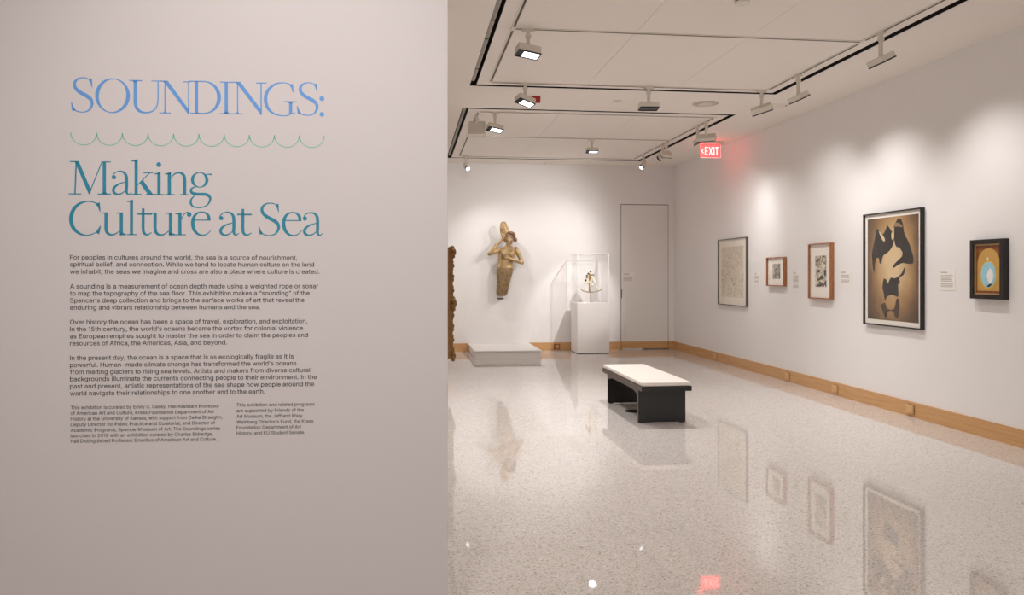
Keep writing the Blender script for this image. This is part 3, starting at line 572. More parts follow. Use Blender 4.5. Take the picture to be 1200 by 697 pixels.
"a":[389,[160,-18,124,-14,91,-3,62,15,40,40,26,71,21,108,25,140,35,166,52,186,73,201,97,212,123,219,177,229,232,236,259,243,267,257,267,256,264,276,259,292,249,305,236,314,218,320,196,322,172,320,153,314,124,294,104,263,28,286,50,327,73,353,100,371,130,384,162,391,194,393,241,388,266,380,291,368,313,350,330,324,342,292,346,252,346,-9,268,-9,268,43,277,43,258,18,241,4,219,-7,192,-15,170,54,200,58,224,67,242,80,256,98,264,117,267,139,268,178,262,173,233,167,201,162,177,159,137,150,122,143,110,133,103,121,101,105,103,90,109,78,119,68,133,61,150,56],[33,35,34,32,35,33,32,36,35,31,36,32,31,37,36,30,37,31,30,38,37,29,38,30,29,39,38,28,24,29,24,23,29,23,39,29,23,22,39,22,40,39,28,25,24,21,40,22,28,26,25,20,40,21,19,40,20,28,27,26,18,40,19,18,41,40,17,16,18,16,41,18,15,41,16,15,42,41,14,57,15,57,42,15,13,57,14,12,57,13,11,57,12,10,57,11,9,57,10,8,57,9,8,58,57,56,42,57,8,59,58,8,60,59,7,60,8,7,61,60,7,62,61,7,63,62,7,64,63,6,64,7,55,42,56,6,65,64,6,66,65,54,42,55,5,66,6,5,67,66,53,42,54,5,68,67,52,45,53,45,42,53,5,69,68,4,69,5,4,70,69,51,45,52,4,71,70,50,45,51,4,50,71,4,44,50,44,45,50,4,46,44,46,43,44,46,42,45,3,46,4,3,47,46,43,42,46,2,47,3,2,48,47,1,48,2,1,49,48,0,49,1]],
"b":[424,[230,-17,196,-14,168,-4,147,10,131,25,113,50,121,50,121,-9,44,-9,44,518,123,518,123,328,114,328,131,352,146,367,167,381,195,390,229,393,276,387,318,368,352,337,378,296,394,246,399,189,394,131,378,81,353,39,318,8,277,-11,220,56,250,60,274,73,293,93,307,120,316,152,319,189,316,226,308,258,294,284,274,304,250,316,220,321,191,317,166,305,147,285,133,260,125,227,122,189,125,151,134,118,148,92,167,72,191,60],[8,10,9,8,12,10,12,11,10,16,18,17,15,18,16,15,19,18,14,19,15,14,20,19,13,20,14,12,20,13,12,41,20,41,40,20,40,21,20,8,45,12,45,44,12,44,43,12,43,42,12,42,41,12,39,21,40,38,21,39,38,22,21,37,22,38,8,46,45,36,22,37,36,23,22,8,47,46,35,23,36,8,48,47,34,23,35,34,24,23,33,24,34,8,49,48,33,25,24,32,25,33,8,50,49,31,25,32,8,5,50,5,51,50,31,26,25,30,26,31,5,52,51,29,26,30,5,29,52,5,6,29,6,26,29,8,4,5,7,4,6,4,26,6,4,27,26,8,7,4,3,27,4,2,27,3,2,28,27,1,28,2,1,0,28]],
"c":[396,[207,-17,156,-11,112,9,75,40,48,81,31,131,25,187,31,245,48,295,75,336,112,368,156,387,207,393,236,392,263,386,287,376,310,363,330,347,347,327,361,305,374,271,298,251,283,284,264,303,239,316,207,321,176,316,151,303,131,282,117,255,108,223,105,187,108,153,117,121,131,94,151,73,176,60,207,56,240,60,265,73,284,94,299,128,375,109,362,74,349,51,332,31,311,14,289,0,263,-9,236,-15],[11,13,12,11,14,13,10,14,11,10,15,14,10,16,15,9,16,10,9,17,16,9,18,17,8,26,9,26,25,9,25,18,9,25,19,18,24,19,25,8,27,26,23,19,24,23,20,19,22,20,23,8,28,27,7,28,8,21,20,22,7,29,28,7,30,29,6,30,7,6,31,30,6,32,31,5,32,6,5,33,32,4,33,5,40,42,41,4,34,33,40,43,42,4,35,34,39,43,40,3,35,4,39,44,43,38,44,39,3,36,35,37,44,38,3,37,36,3,44,37,3,45,44,2,45,3,2,46,45,2,47,46,1,47,2,1,48,47,1,49,48,0,49,1]],
"d":[424,[195,-17,148,-11,106,8,72,39,46,81,30,131,25,189,30,246,47,296,72,337,107,368,148,387,195,393,230,390,257,381,278,367,294,352,311,328,302,328,302,518,381,518,381,-9,304,-9,304,50,311,50,294,25,278,10,256,-4,229,-14,205,56,234,60,258,72,277,92,291,118,300,151,303,189,300,227,291,260,277,285,258,305,234,317,205,321,174,316,150,304,131,284,117,258,108,226,105,189,108,152,117,120,131,93,151,73,175,60],[18,20,19,18,17,20,17,21,20,11,13,12,11,14,13,10,14,11,10,15,14,9,15,10,9,16,15,9,17,16,8,42,9,42,41,9,41,17,9,41,40,17,40,39,17,39,38,17,38,37,17,37,21,17,8,43,42,8,44,43,7,44,8,7,45,44,36,21,37,7,46,45,6,46,7,35,21,36,6,47,46,34,21,35,6,48,47,5,48,6,5,49,48,33,21,34,4,49,5,4,50,49,32,21,33,4,51,50,31,24,32,24,21,32,3,51,4,3,52,51,30,24,31,3,29,52,29,24,30,3,23,29,23,24,29,3,25,23,25,22,23,25,21,24,2,25,3,2,26,25,22,21,25,2,27,26,1,27,2,1,28,27,0,28,1]],
"e":[404,[212,-17,158,-11,112,9,75,40,48,81,31,130,25,187,31,244,47,294,74,335,110,367,154,387,205,393,237,391,269,383,299,368,326,347,348,320,366,285,377,243,380,194,380,160,66,160,66,230,352,225,303,189,298,236,289,265,276,289,257,306,234,317,205,321,176,317,151,306,132,288,117,266,108,239,105,211,105,178,108,141,119,110,135,86,156,69,182,59,213,55,233,57,251,61,266,69,279,79,289,92,301,116,377,97,361,59,342,33,316,12,286,-4,251,-14],[11,13,12,11,14,13,10,14,11,10,15,14,10,16,15,9,16,10,9,17,16,8,32,9,32,31,9,31,17,9,30,17,31,30,18,17,29,18,30,8,33,32,28,18,29,8,34,33,7,34,8,27,18,28,7,35,34,27,19,18,7,36,35,26,19,27,6,23,7,23,36,7,26,24,19,24,20,19,23,37,36,25,24,26,6,22,23,37,24,23,37,20,24,38,20,37,38,21,20,5,22,6,39,21,38,5,39,22,39,21,22,5,40,39,4,40,5,49,51,50,4,41,40,49,52,51,48,52,49,4,42,41,3,42,4,47,52,48,3,43,42,46,52,47,45,52,46,3,44,43,45,53,52,44,53,45,3,53,44,2,53,3,2,54,53,2,55,54,1,55,2,1,56,55,0,56,1]],
"f":[254,[237,388,237,318,-3,318,-3,388,72,-9,72,432,76,464,88,491,107,512,131,527,159,536,187,539,224,536,254,527,234,457,213,463,195,465,174,462,161,454,154,440,151,418,151,-9],[2,0,3,2,1,0,10,12,11,9,12,10,9,13,12,9,14,13,8,14,9,7,15,8,15,14,8,6,16,7,16,15,7,6,17,16,5,17,6,5,18,17,5,19,18,5,20,19,4,20,5,4,21,20]],
"g":[425,[207,-160,166,-157,131,-148,101,-135,76,-117,57,-96,38,-66,104,-29,128,-60,141,-71,158,-80,179,-86,207,-88,246,-83,276,-68,296,-43,302,-5,302,59,311,59,293,35,277,20,256,7,229,-1,195,-4,149,1,108,19,73,47,47,86,31,134,25,191,30,248,47,297,73,338,107,368,149,387,196,393,230,390,257,381,279,367,295,352,312,328,304,328,304,388,381,388,381,-9,376,-56,358,-95,330,-124,294,-144,252,-156,205,68,234,72,259,83,278,100,292,125,300,155,303,193,300,229,292,260,278,286,259,305,235,317,205,321,175,317,150,304,131,285,117,259,108,228,105,193,108,157,117,126,131,101,151,83,175,72],[34,36,35,34,37,36,41,43,42,41,40,43,40,44,43,33,37,34,33,38,37,32,38,33,32,39,38,32,40,39,31,63,32,63,62,32,62,40,32,62,61,40,61,60,40,60,59,40,59,58,40,58,44,40,31,64,63,31,65,64,30,65,31,30,66,65,57,44,58,30,67,66,29,67,30,56,44,57,29,68,67,55,44,56,29,69,68,28,69,29,28,70,69,54,44,55,27,70,28,27,71,70,53,44,54,27,72,71,52,18,53,18,44,53,26,72,27,26,73,72,51,18,52,26,50,73,50,18,51,26,17,50,17,18,50,26,19,17,19,16,17,19,44,18,25,19,26,25,20,19,16,44,19,25,21,20,24,21,25,24,22,21,23,22,24,15,44,16,15,45,44,6,8,7,14,45,15,14,46,45,6,9,8,5,9,6,13,46,14,5,10,9,5,11,10,12,46,13,5,12,11,5,46,12,5,47,46,4,47,5,3,47,4,3,48,47,2,48,3,2,49,48,1,49,2,1,0,49]],
"h":[410,[123,226,123,-9,44,-9,44,518,123,518,123,278,90,280,116,337,147,369,184,388,227,393,266,389,300,377,328,355,349,325,362,287,366,241,366,-9,287,-9,287,235,282,272,266,298,242,314,210,320,186,317,165,309,148,296,134,278,126,255],[2,4,3,2,6,4,6,7,4,7,5,4,9,11,10,9,12,11,8,12,9,8,13,12,7,13,8,7,14,13,5,25,7,25,24,7,24,23,7,23,14,7,23,22,14,22,15,14,21,15,22,5,26,25,20,15,21,5,27,26,20,16,15,2,5,6,2,28,5,28,27,5,19,16,20,2,0,28,19,17,16,18,17,19,2,1,0]],
"i":[167,[44,-9,44,388,123,388,123,-9,84,434,64,437,47,448,36,464,32,483,36,502,47,519,64,529,84,533,103,529,120,519,132,502,136,483,132,464,120,448,103,437],[0,2,1,0,3,2,11,13,12,11,14,13,10,14,11,10,15,14,9,15,10,8,15,9,8,16,15,7,16,8,7,17,16,6,17,7,6,18,17,5,18,6,5,19,18,4,19,5]],
"k":[381,[104,123,101,221,117,221,281,388,373,385,188,190,181,190,44,-9,44,518,123,518,123,-9,290,-9,136,186,192,242,385,-6],[2,4,3,2,5,4,0,2,1,0,6,2,6,5,2,7,9,8,7,10,9,12,14,13,11,14,12]],
"l":[167,[43,-9,126,-9,126,518,43,518],[0,1,2,0,2,3]],
"m":[610,[44,-9,44,388,121,388,121,286,96,287,110,327,125,352,145,371,168,384,193,392,219,395,260,388,294,367,317,336,333,286,301,286,314,325,330,349,352,369,377,383,406,392,437,395,470,391,501,380,528,360,549,333,562,298,566,255,566,-9,487,-9,487,253,481,285,466,306,445,317,418,321,397,319,379,312,364,301,353,286,347,268,344,247,344,-9,265,-9,265,259,260,285,247,304,226,317,199,321,180,319,162,312,146,301,134,285,126,264,123,237,123,-9],[9,11,10,20,22,21,8,11,9,19,22,20,19,23,22,8,12,11,0,4,1,4,2,1,4,5,2,5,3,2,7,12,8,18,23,19,18,24,23,6,12,7,17,24,18,6,13,12,17,25,24,5,13,6,16,25,17,5,16,13,16,14,13,16,34,25,34,33,25,33,26,25,3,49,5,49,48,5,48,47,5,47,16,5,47,46,16,46,15,16,14,36,16,36,35,16,35,34,16,32,26,33,45,15,46,3,50,49,14,37,36,31,26,32,44,15,45,14,38,37,3,51,50,31,27,26,0,3,4,44,14,15,0,52,3,52,51,3,44,38,14,44,39,38,30,27,31,43,39,44,43,40,39,0,53,52,42,40,43,30,28,27,29,28,30,42,41,40,0,54,53]],
"n":[410,[123,226,123,-9,44,-9,44,388,121,388,121,278,90,280,116,337,147,369,184,388,227,393,266,389,299,377,327,355,349,325,362,287,366,241,366,-9,287,-9,287,235,282,272,266,298,242,314,210,320,186,317,165,309,148,296,134,278,126,255],[9,11,10,9,12,11,2,6,3,6,4,3,6,7,4,7,5,4,8,12,9,8,13,12,7,13,8,7,14,13,5,25,7,25,24,7,24,23,7,23,14,7,23,22,14,22,15,14,21,15,22,5,26,25,20,15,21,5,27,26,20,16,15,2,5,6,2,28,5,28,27,5,19,16,20,2,0,28,19,17,16,18,17,19,2,1,0]],
"o":[415,[207,-17,156,-11,112,9,75,40,48,81,31,131,25,187,31,245,48,295,75,336,112,368,156,387,207,394,259,387,303,368,340,336,367,295,384,245,390,187,384,131,367,81,340,40,303,9,259,-11,207,56,239,60,265,73,284,94,299,121,307,153,310,187,307,223,299,255,284,282,265,303,239,316,207,321,176,316,151,303,131,282,117,255,108,223,105,187,108,153,117,121,131,94,151,73,176,60],[11,13,12,11,14,13,10,14,11,10,15,14,9,15,10,9,36,15,36,35,15,35,16,15,8,37,9,37,36,9,8,38,37,34,16,35,8,39,38,33,16,34,7,39,8,33,17,16,7,40,39,32,17,33,7,41,40,31,17,32,6,41,7,31,18,17,6,42,41,30,18,31,6,43,42,29,18,30,29,19,18,5,43,6,5,44,43,28,19,29,28,20,19,4,44,5,27,20,28,4,45,44,26,20,27,4,46,45,26,21,20,3,46,4,25,21,26,3,47,46,24,21,25,3,24,47,3,21,24,2,21,3,2,22,21,1,22,2,1,23,22,0,23,1]],
"p":[424,[44,-152,44,388,121,388,121,328,114,328,130,352,146,367,167,381,195,390,229,393,276,387,318,368,352,337,378,296,394,246,399,189,394,131,378,81,353,39,318,8,277,-11,230,-17,196,-14,169,-4,147,10,131,25,114,50,123,50,123,-152,220,56,250,60,274,73,293,93,307,120,316,152,319,189,316,226,308,258,294,284,274,304,250,316,220,321,191,317,166,305,147,285,133,260,125,227,122,189,125,151,134,118,148,92,167,72,191,60],[8,10,9,7,10,8,0,2,1,0,4,2,4,3,2,7,11,10,6,11,7,6,12,11,5,12,6,4,12,5,4,41,12,41,40,12,40,13,12,0,46,4,46,45,4,45,44,4,44,43,4,43,42,4,42,41,4,39,13,40,38,13,39,38,14,13,37,14,38,36,14,37,36,15,14,0,47,46,35,15,36,0,48,47,34,15,35,34,16,15,33,16,34,0,49,48,33,17,16,32,17,33,0,26,49,26,50,49,31,17,32,26,51,50,31,18,17,30,18,31,26,52,51,29,18,30,26,29,52,26,27,29,27,18,29,0,25,26,28,25,27,25,18,27,25,19,18,0,28,25,24,19,25,23,19,24,23,20,19,22,20,23,22,21,20]],
"r":[259,[44,-9,44,388,121,388,121,330,110,330,123,353,147,375,178,389,213,394,230,393,252,392,252,312,229,315,207,317,184,314,163,307,146,295,134,279,126,260,123,236,123,-9],[7,9,8,7,10,9,7,11,10,6,11,7,0,2,1,0,4,2,4,3,2,5,11,6,4,12,5,12,11,5,0,18,4,18,17,4,17,16,4,16,15,4,15,14,4,14,13,4,13,12,4,0,19,18,0,20,19]],
"s":[365,[182,-17,143,-14,109,-5,79,10,55,32,37,60,24,101,99,117,113,84,129,68,152,58,181,54,214,58,239,70,254,85,259,103,256,117,248,129,233,139,210,146,147,161,100,178,66,202,45,234,38,274,43,307,58,337,81,361,111,379,147,390,187,393,225,390,257,381,284,365,306,345,322,320,336,283,263,267,251,293,237,309,217,320,187,323,159,320,136,309,122,295,118,277,121,262,130,250,147,240,174,232,232,218,279,202,313,178,333,146,340,107,335,72,320,42,295,17,263,-2,225,-13],[29,31,30,29,32,31,28,32,29,28,33,32,27,33,28,27,34,33,26,34,27,26,35,34,25,41,26,41,35,26,25,42,41,40,35,41,40,36,35,25,43,42,39,36,40,25,44,43,38,36,39,24,44,25,24,45,44,37,36,38,24,46,45,23,46,24,23,47,46,23,48,47,23,49,48,22,49,23,22,50,49,22,51,50,22,52,51,21,52,22,21,53,52,20,53,21,19,53,20,18,53,19,18,54,53,17,54,18,16,54,17,15,54,16,6,8,7,15,55,54,14,55,15,5,8,6,13,55,14,5,9,8,13,56,55,12,56,13,5,10,9,4,10,5,11,56,12,4,11,10,4,56,11,4,57,56,3,57,4,3,58,57,2,58,3,2,59,58,1,59,2,1,0,59]],
"t":[227,[213,388,213,318,-3,318,-3,388,56,480,135,480,135,98,137,79,143,68,153,61,171,59,184,60,209,64,224,-5,193,-12,168,-13,122,-6,86,15,63,49,56,92],[2,0,3,2,1,0,19,5,4,19,6,5,19,7,6,18,7,19,18,8,7,18,9,8,11,13,12,18,10,9,10,13,11,18,13,10,17,13,18,16,13,17,16,14,13,15,14,16]],
"u":[410,[182,-14,144,-10,110,3,82,24,61,55,48,93,44,139,44,388,123,388,123,145,128,108,144,81,168,65,200,59,224,62,245,70,262,83,275,101,284,124,287,153,287,388,366,388,366,-9,289,-9,289,101,319,100,293,41,262,9,225,-8],[6,8,7,6,9,8,19,21,20,19,25,21,25,22,21,18,25,19,6,10,9,5,10,6,17,24,18,24,25,18,5,11,10,16,24,17,16,23,24,26,22,25,4,11,5,15,23,16,4,12,11,14,23,15,4,13,12,13,23,14,4,27,13,27,23,13,3,27,4,27,22,26,2,27,3,2,28,27,23,22,27,1,28,2,1,0,28]],
"v":[389,[156,-9,6,387,91,388,174,158,196,89,217,12,173,12,194,89,215,158,299,388,383,387,233,-9],[1,3,2,8,10,9,0,3,1,8,11,10,0,7,3,7,4,3,7,4,8,4,11,8,5,11,4,0,6,7,0,5,6,0,11,5]],
"w":[567,[131,-9,11,388,94,388,142,216,163,139,186,32,154,32,177,137,198,216,245,388,323,388,370,216,390,138,413,32,380,32,404,137,425,216,473,388,556,388,436,-9,362,-9,310,169,296,223,282,278,265,347,302,347,285,278,271,222,257,169,205,-9],[1,3,2,8,24,9,24,10,9,24,25,10,25,11,10,16,18,17,0,3,1,16,19,18,26,11,25,8,23,24,27,22,26,22,11,26,8,27,23,27,22,23,21,11,22,8,28,27,0,4,3,15,19,16,7,28,8,21,12,11,20,12,21,7,29,28,0,6,4,6,5,4,20,14,12,14,13,12,14,19,15,6,29,7,20,19,14,0,29,6]],
"x":[379,[14,-9,90,-9,365,388,289,388,14,388,90,388,365,-9,289,-9],[0,1,2,0,2,3,4,6,5,4,7,6]],
"y":[389,[36,-145,55,-75,72,-78,102,-80,113,-76,124,-68,133,-54,142,-32,153,-1,6,387,91,388,174,158,195,89,217,12,172,12,194,89,215,158,299,388,383,387,212,-62,199,-90,183,-113,165,-131,143,-144,119,-152,92,-154,63,-152],[9,11,10,16,18,17,8,11,9,16,13,18,13,19,18,15,12,16,12,13,16,8,15,11,15,12,11,8,14,15,14,19,13,8,19,14,7,19,8,6,19,7,5,19,6,5,20,19,4,20,5,0,2,1,3,20,4,0,3,2,0,20,3,0,21,20,0,22,21,0,23,22,0,24,23,26,24,0,26,25,24]],
"’":[177,[41,309,74,518,162,517,105,309],[0,2,1,0,3,2]],
"“":[300,[40,309,98,518,161,518,129,309,163,309,221,518,285,518,252,309],[0,2,1,0,3,2,4,6,5,4,7,6]],
"”":[300,[41,309,74,518,162,517,105,309,164,309,197,518,286,517,228,309],[0,2,1,0,3,2,4,6,5,4,7,6]],
" ":[188,[],[]]}

def text_mesh(txt, mat_, width, size):
    V, T, pen = [], [], 0
    for ch in txt:
        adv, vs, ts = GLYPHS[ch] if len(GLYPHS[ch]) == 3 else (0, [], [])
        b = len(V); V += [((vs[k] + pen) / 1000, vs[k + 1] / 1000, 0) for k in range(0, len(vs), 2)]
        T += [(ts[k] + b, ts[k + 1] + b, ts[k + 2] + b) for k in range(0, len(ts), 3)]; pen += adv
    a = min(v[0] for v in V); c = max(v[0] for v in V)
    V = [((x - a) / (c - a) * width, y * size, 0) for x, y, _ in V]
    me = bpy.data.meshes.new('text_line'); me.from_pydata(V, [], T); me.materials.append(mat_)
    return me

def paragraph(label, lines, u0, v0, size_px, name='wall_paragraph'):
    s0, z0 = wall_uv(u0, v0)
    t = flat_thing(name, label, 'lettering', s0, z0)
    for i, (txt, u1, v) in enumerate(lines):
        sa_, za_ = wall_uv(u0, v); sb_, _ = wall_uv(u1, v)
        me = text_mesh(txt, M['text_ink'], sb_ - sa_, size_px * MPP)
        o = bpy.data.objects.new('text_line', me); C.objects.link(o); o.parent = t; o.location = (0, za_ - z0, 0)
BP = 9.9
paragraph('dark body text paragraph beginning For peoples in cultures, under the heading', [
    ('For peoples in cultures around the world, the sea is a source of nourishment,', 348.1, 303.9),
    ('spiritual belief, and connection. While we tend to locate human culture on the land', 368.1, 312.2),
    ('we inhabit, the seas we imagine and cross are also a place where culture is created.', 374.3, 320.6)], 82, 303.9, BP)
paragraph('dark body text paragraph beginning A sounding is a measurement', [
    ('A sounding is a measurement of ocean depth made using a weighted rope or sonar', 373.2, 337.9),
    ('to map the topography of the sea floor. This exhibition makes a “sounding” of the', 362.8, 346.2),
    ('Spencer’s deep collection and brings to the surface works of art that reveal the', 356.7, 354.5),
    ('enduring and vibrant relationship between humans and the sea.', 304.7, 362.8)], 82, 337.9, BP)
paragraph('dark body text paragraph beginning Over history the ocean', [
    ('Over history the ocean has been a space of travel, exploration, and exploitation.', 360.1, 379.7),
    ('In the 15th century, the world’s oceans became the vortex for colonial violence', 355.0, 388.0),
    ('as European empires sought to master the sea in order to claim the peoples and', 360.9, 396.4),
    ('resources of Africa, the Americas, Asia, and beyond.', 266.0, 404.7)], 82, 379.7, BP)
paragraph('dark body text paragraph beginning In the present day', [
    ('In the present day, the ocean is a space that is as ecologically fragile as it is', 344.1, 421.8),
    ('powerful. Human-made climate change has transformed the world’s oceans', 347.3, 430.0),
    ('from melting glaciers to rising sea levels. Artists and makers from diverse cultural', 363.3, 438.3),
    ('backgrounds illuminate the currents connecting people to their environment. In the', 371.3, 446.6),
    ('past and present, artistic representations of the sea shape how people around the', 368.1, 455.0),
    ('world navigate their relationships to one another and to the earth.', 310.5, 463.3)], 82, 421.8, BP)
CP = 7.5
paragraph('small credit text block of seven lines at lower left of the lettered wall', [
    ('This exhibition is curated by Emily C. Casey, Hall Assistant Professor', 257.2, 479.4),
    ('of American Art and Culture, Kress Foundation Department of Art', 250.8, 486.1),
    ('History at the University of Kansas, with support from Celka Straughn,', 260.7, 492.7),
    ('Deputy Director for Public Practice and Curatorial, and Director of', 252.1, 499.3),
    ('Academic Programs, Spencer Museum of Art. The Soundings series', 258.0, 505.9),
    ('launched in 2018 with an exhibition curated by Charles Eldredge,', 249.5, 512.4),
    ('Hall Distinguished Professor Emeritus of American Art and Culture.', 254.0, 518.7)], 82.8, 479.4, CP, 'credit_text')
paragraph('small credit text block of six lines right of the longer credit block', [
    ('This exhibition and related programs', 368.7, 476.3),
    ('are supported by Friends of the', 355.9, 483.0),
    ('Art Museum, the Jeff and Mary', 354.5, 489.6),
    ('Weinberg Director’s Fund, the Kress', 367.3, 496.2),
    ('Foundation Department of Art', 352.9, 502.7),
    ('History, and KU Student Senate.', 357.2, 509.3)], 277.2, 476.3, CP, 'credit_text')

# ------------------------------------------------------------------ baseboard socket covers
def cover(y, label):
    t = thing('socket_cover', label, 'outlet', (X1 - .02, y, .03))
    bx('cover_plate', (X1 - .042, X1 - .02, y - .056, y + .056, .034, .128), M['maple_light'], t, bev=.003)
    bx('cover_flap', (X1 - .046, X1 - .042, y - .038, y + .038, .048, .114), M['maple_light'], t, bev=.001)
    bx('shadow_gap', (X1 - .0215, X1 - .0195, y - .060, y + .060, .030, .132), M['gap'], t)
cover(13.4, 'wooden socket cover on right baseboard farthest from the viewer')
cover(10.72, 'wooden socket cover on right baseboard, second from the back corner')
cover(9.45, 'wooden socket cover on right baseboard, third from the back corner')
cover(7.93, 'wooden socket cover on right baseboard nearest the viewer')
t = thing('socket_cover', 'brown wooden socket cover on back baseboard between plinth and pedestal', 'outlet', (2.87, Y1 - .02, .03))
bx('cover_plate', (2.81, 2.93, Y1 - .032, Y1 - .02, .02, .13), M['walnut'], t, bev=.002)
bx('cover_flap', (2.835, 2.905, Y1 - .036, Y1 - .032, .04, .11), M['maple'], t, bev=.001)
bm = bmesh.new(); disc(bm, (2.42, 8.62, 0.0), .085, .006); o = obj('floor_outlet', bm, M['outletdark'], origin=(2.42, 8.62, 0)); tag(o, 'round dark floor outlet cover under the bench', 'outlet')

# ------------------------------------------------------------------ bench
t = thing('gallery_bench', 'black gallery bench with white padded top standing on the terrazzo floor', 'bench', (2.525, 8.58, 0))
bm = bmesh.new(); box(bm, 2.268, 2.782, 7.765, 9.405, .34, .388, bev=.002)
o = obj('seat_board', bm, [M['benchblack'], M['benchedge']], t)
for p in o.data.polygons:
    if p.normal.x < -0.7: p.material_index = 1
bm = bmesh.new(); box(bm, 2.272, 2.778, 7.77, 9.4, .388, .43, bev=.012); obj('seat_pad', bm, M['leather'], t, smooth=False, label='white leather seat pad')
for (ya, yb) in ((7.92, 7.955), (9.17, 9.205)):
    bm = bmesh.new(); box(bm, 2.28, 2.77, ya, yb, 0.008, .34)
    o = obj('leg', bm, [M['benchblack'], M['benchedge']], t, label='black end panel leg with brown edge')
    for p in o.data.polygons:
        if p.normal.x < -0.7: p.material_index = 1
    bx('foot', (2.30, 2.34, ya + .004, yb - .004, 0, .008), M['benchblack'], t); bx('foot', (2.71, 2.75, ya + .004, yb - .004, 0, .008), M['benchblack'], t)
for (xa_, xb_) in ((2.28, 2.30), (2.75, 2.77)):   # arched side rails
    bm = bmesh.new(); n = 16; top = []; bot = []
    for i in range(n + 1):
        k = i / n; y = 7.955 + (9.17 - 7.955) * k
        d = .022 + .035 * abs(2 * k - 1) ** 6
        top.append(y); bot.append(.34 - d)
    r0 = [bm.verts.new((xa_, y, .34)) for y in top]; r1 = [bm.verts.new((xa_, y, b)) for y, b in zip(top, bot)]
    r2 = [bm.verts.new((xb_, y, .34)) for y in top]; r3 = [bm.verts.new((xb_, y, b)) for y, b in zip(top, bot)]
    for i in range(n):
        bm.faces.new((r0[i], r1[i], r1[i+1], r0[i+1])); bm.faces.new((r2[i], r2[i+1], r3[i+1], r3[i])); bm.faces.new((r1[i], r3[i], r3[i+1], r1[i+1]))
        bm.faces.new((r0[i], r0[i+1], r2[i+1], r2[i]))
    bm.faces.new((r0[0], r2[0], r3[0], r1[0])); bm.faces.new((r0[n], r1[n], r3[n], r2[n]))
    obj('side_rail', bm, M['benchedge'], t)

# ------------------------------------------------------------------ plinth, pedestal, vitrine, sextant
t = thing('low_plinth', 'low white display plinth on the floor below the mermaid figure', 'plinth', (1.73, 14.96, 0))
bx('base', (1.145, 2.315, 14.235, Y1, 0, .118), M['plinth'], t); bx('top_board', (1.13, 2.33, 14.22, Y1, .122, .145), M['plinth'], t, bev=.002)
bx('shadow_joint', (1.15, 2.31, 14.24, Y1, .118, .122), M['gap'], t)
px0, px1, py0, py1, pz = 3.12, 3.735, 14.92, 15.52, .955
t = thing('display_pedestal', 'tall white pedestal carrying the clear case beside the flush door', 'pedestal', ((px0 + px1) / 2, (py0 + py1) / 2, 0))
bm = bmesh.new(); box(bm, px0, px1, py0, py1, .012, pz, bev=.003); obj('body', bm, M['plinth'], t)
bx('recessed_foot', (px0 + .01, px1 - .01, py0 + .01, py1 - .01, 0, .012), M['gap'], t)
t = thing('display_case', 'clear acrylic display case on the tall white pedestal', 'vitrine', ((px0 + px1) / 2, (py0 + py1) / 2, pz))
vx0, vx1, vy0, vy1, vz = px0 + .012, px1 - .012, py0 + .012, py1 - .012, 1.875
e = .006
for nm, b in (('pane', (vx0, vx1, vy0, vy0 + e, pz, vz)), ('pane', (vx0, vx1, vy1 - e, vy1, pz, vz)), ('pane', (vx0, vx0 + e, vy0 + e, vy1 - e, pz, vz)), ('pane', (vx1 - e, vx1, vy0 + e, vy1 - e, pz, vz)), ('pane', (vx0, vx1, vy0, vy1, vz, vz + e))):
    bx(nm, b, M['glass'], t)
bm = bmesh.new(); g = .0035
for x in (vx0, vx1):
    for y in (vy0, vy1): box(bm, x - g, x + g, y - g, y + g, pz, vz + e)
for x in (vx0, vx1): box(bm, x - g, x + g, vy0, vy1, vz + e - g, vz + e + g)
for y in (vy0, vy1): box(bm, vx0, vx1, y - g, y + g, vz + e - g, vz + e + g)
obj('edge', bm, M['glassedge'], t, label='polished edges of the acrylic case')

# sextant-like octant
sy = 15.2; sc_ = .0162; cx = 3.43
def SP(u, v, dy=0):   # crop px of the instrument -> metres, measured about its stand rod
    return Vector((cx + (u - 262) / 13.95 * sc_, sy + dy, .955 + (632 - v) / 13.95 * sc_))
t = thing('octant', 'antique silvery octant on a thin rod inside the clear case', 'instrument', (cx, sy, pz))
bm = bmesh.new(); disc(bm, (cx, sy, pz), .05, .01); tube(bm, [(cx, sy, pz), SP(262, 470)], .006); obj('stand', bm, M['silver'], t)
bm = bmesh.new()
arc = [SP(105, 418), SP(140, 438), SP(180, 452), SP(225, 462), SP(270, 465), SP(320, 461), SP(370, 452), SP(415, 436), SP(458, 412)]
for i in range(len(arc) - 1):
    a, b = arc[i], arc[i + 1]
    loft(bm, [[a + Vector((0, -.012, -.013)), a + Vector((0, .012, -.013)), a + Vector((0, .012, .013)), a + Vector((0, -.012, .013))], [b + Vector((0, -.012, -.013)), b + Vector((0, .012, -.013)), b + Vector((0, .012, .013)), b + Vector((0, -.012, .013))]])
obj('limb_arc', bm, M['silver'], t)
bm = bmesh.new(); tube(bm, [SP(232, 190), SP(190, 330), SP(158, 440)], [.028, .018, .013]); obj('frame_leg', bm, M['ivory'], t)
bm = bmesh.new(); tube(bm, [SP(275, 190), SP(340, 310), SP(402, 430)], [.032, .026, .015]); obj('frame_leg', bm, M['ivory'], t)
bm = bmesh.new(); tube(bm, [SP(200, 320), SP(270, 345), SP(350, 330)], [.010, .012, .010]); tube(bm, [SP(215, 250), SP(262, 262), SP(310, 262)], .012); obj('cross_brace', bm, M['ivory'], t)
bm = bmesh.new(); tube(bm, [SP(250, 165, -.02), SP(243, 300, -.02), SP(246, 462, -.02)], [.03, .010, .015]); obj('index_arm', bm, M['brass'], t, label='brass index arm')
bm = bmesh.new(); disc(bm, SP(254, 190, -.035), .05, .03, axis='Y'); obj('pivot_plate', bm, M['ivory'], t)
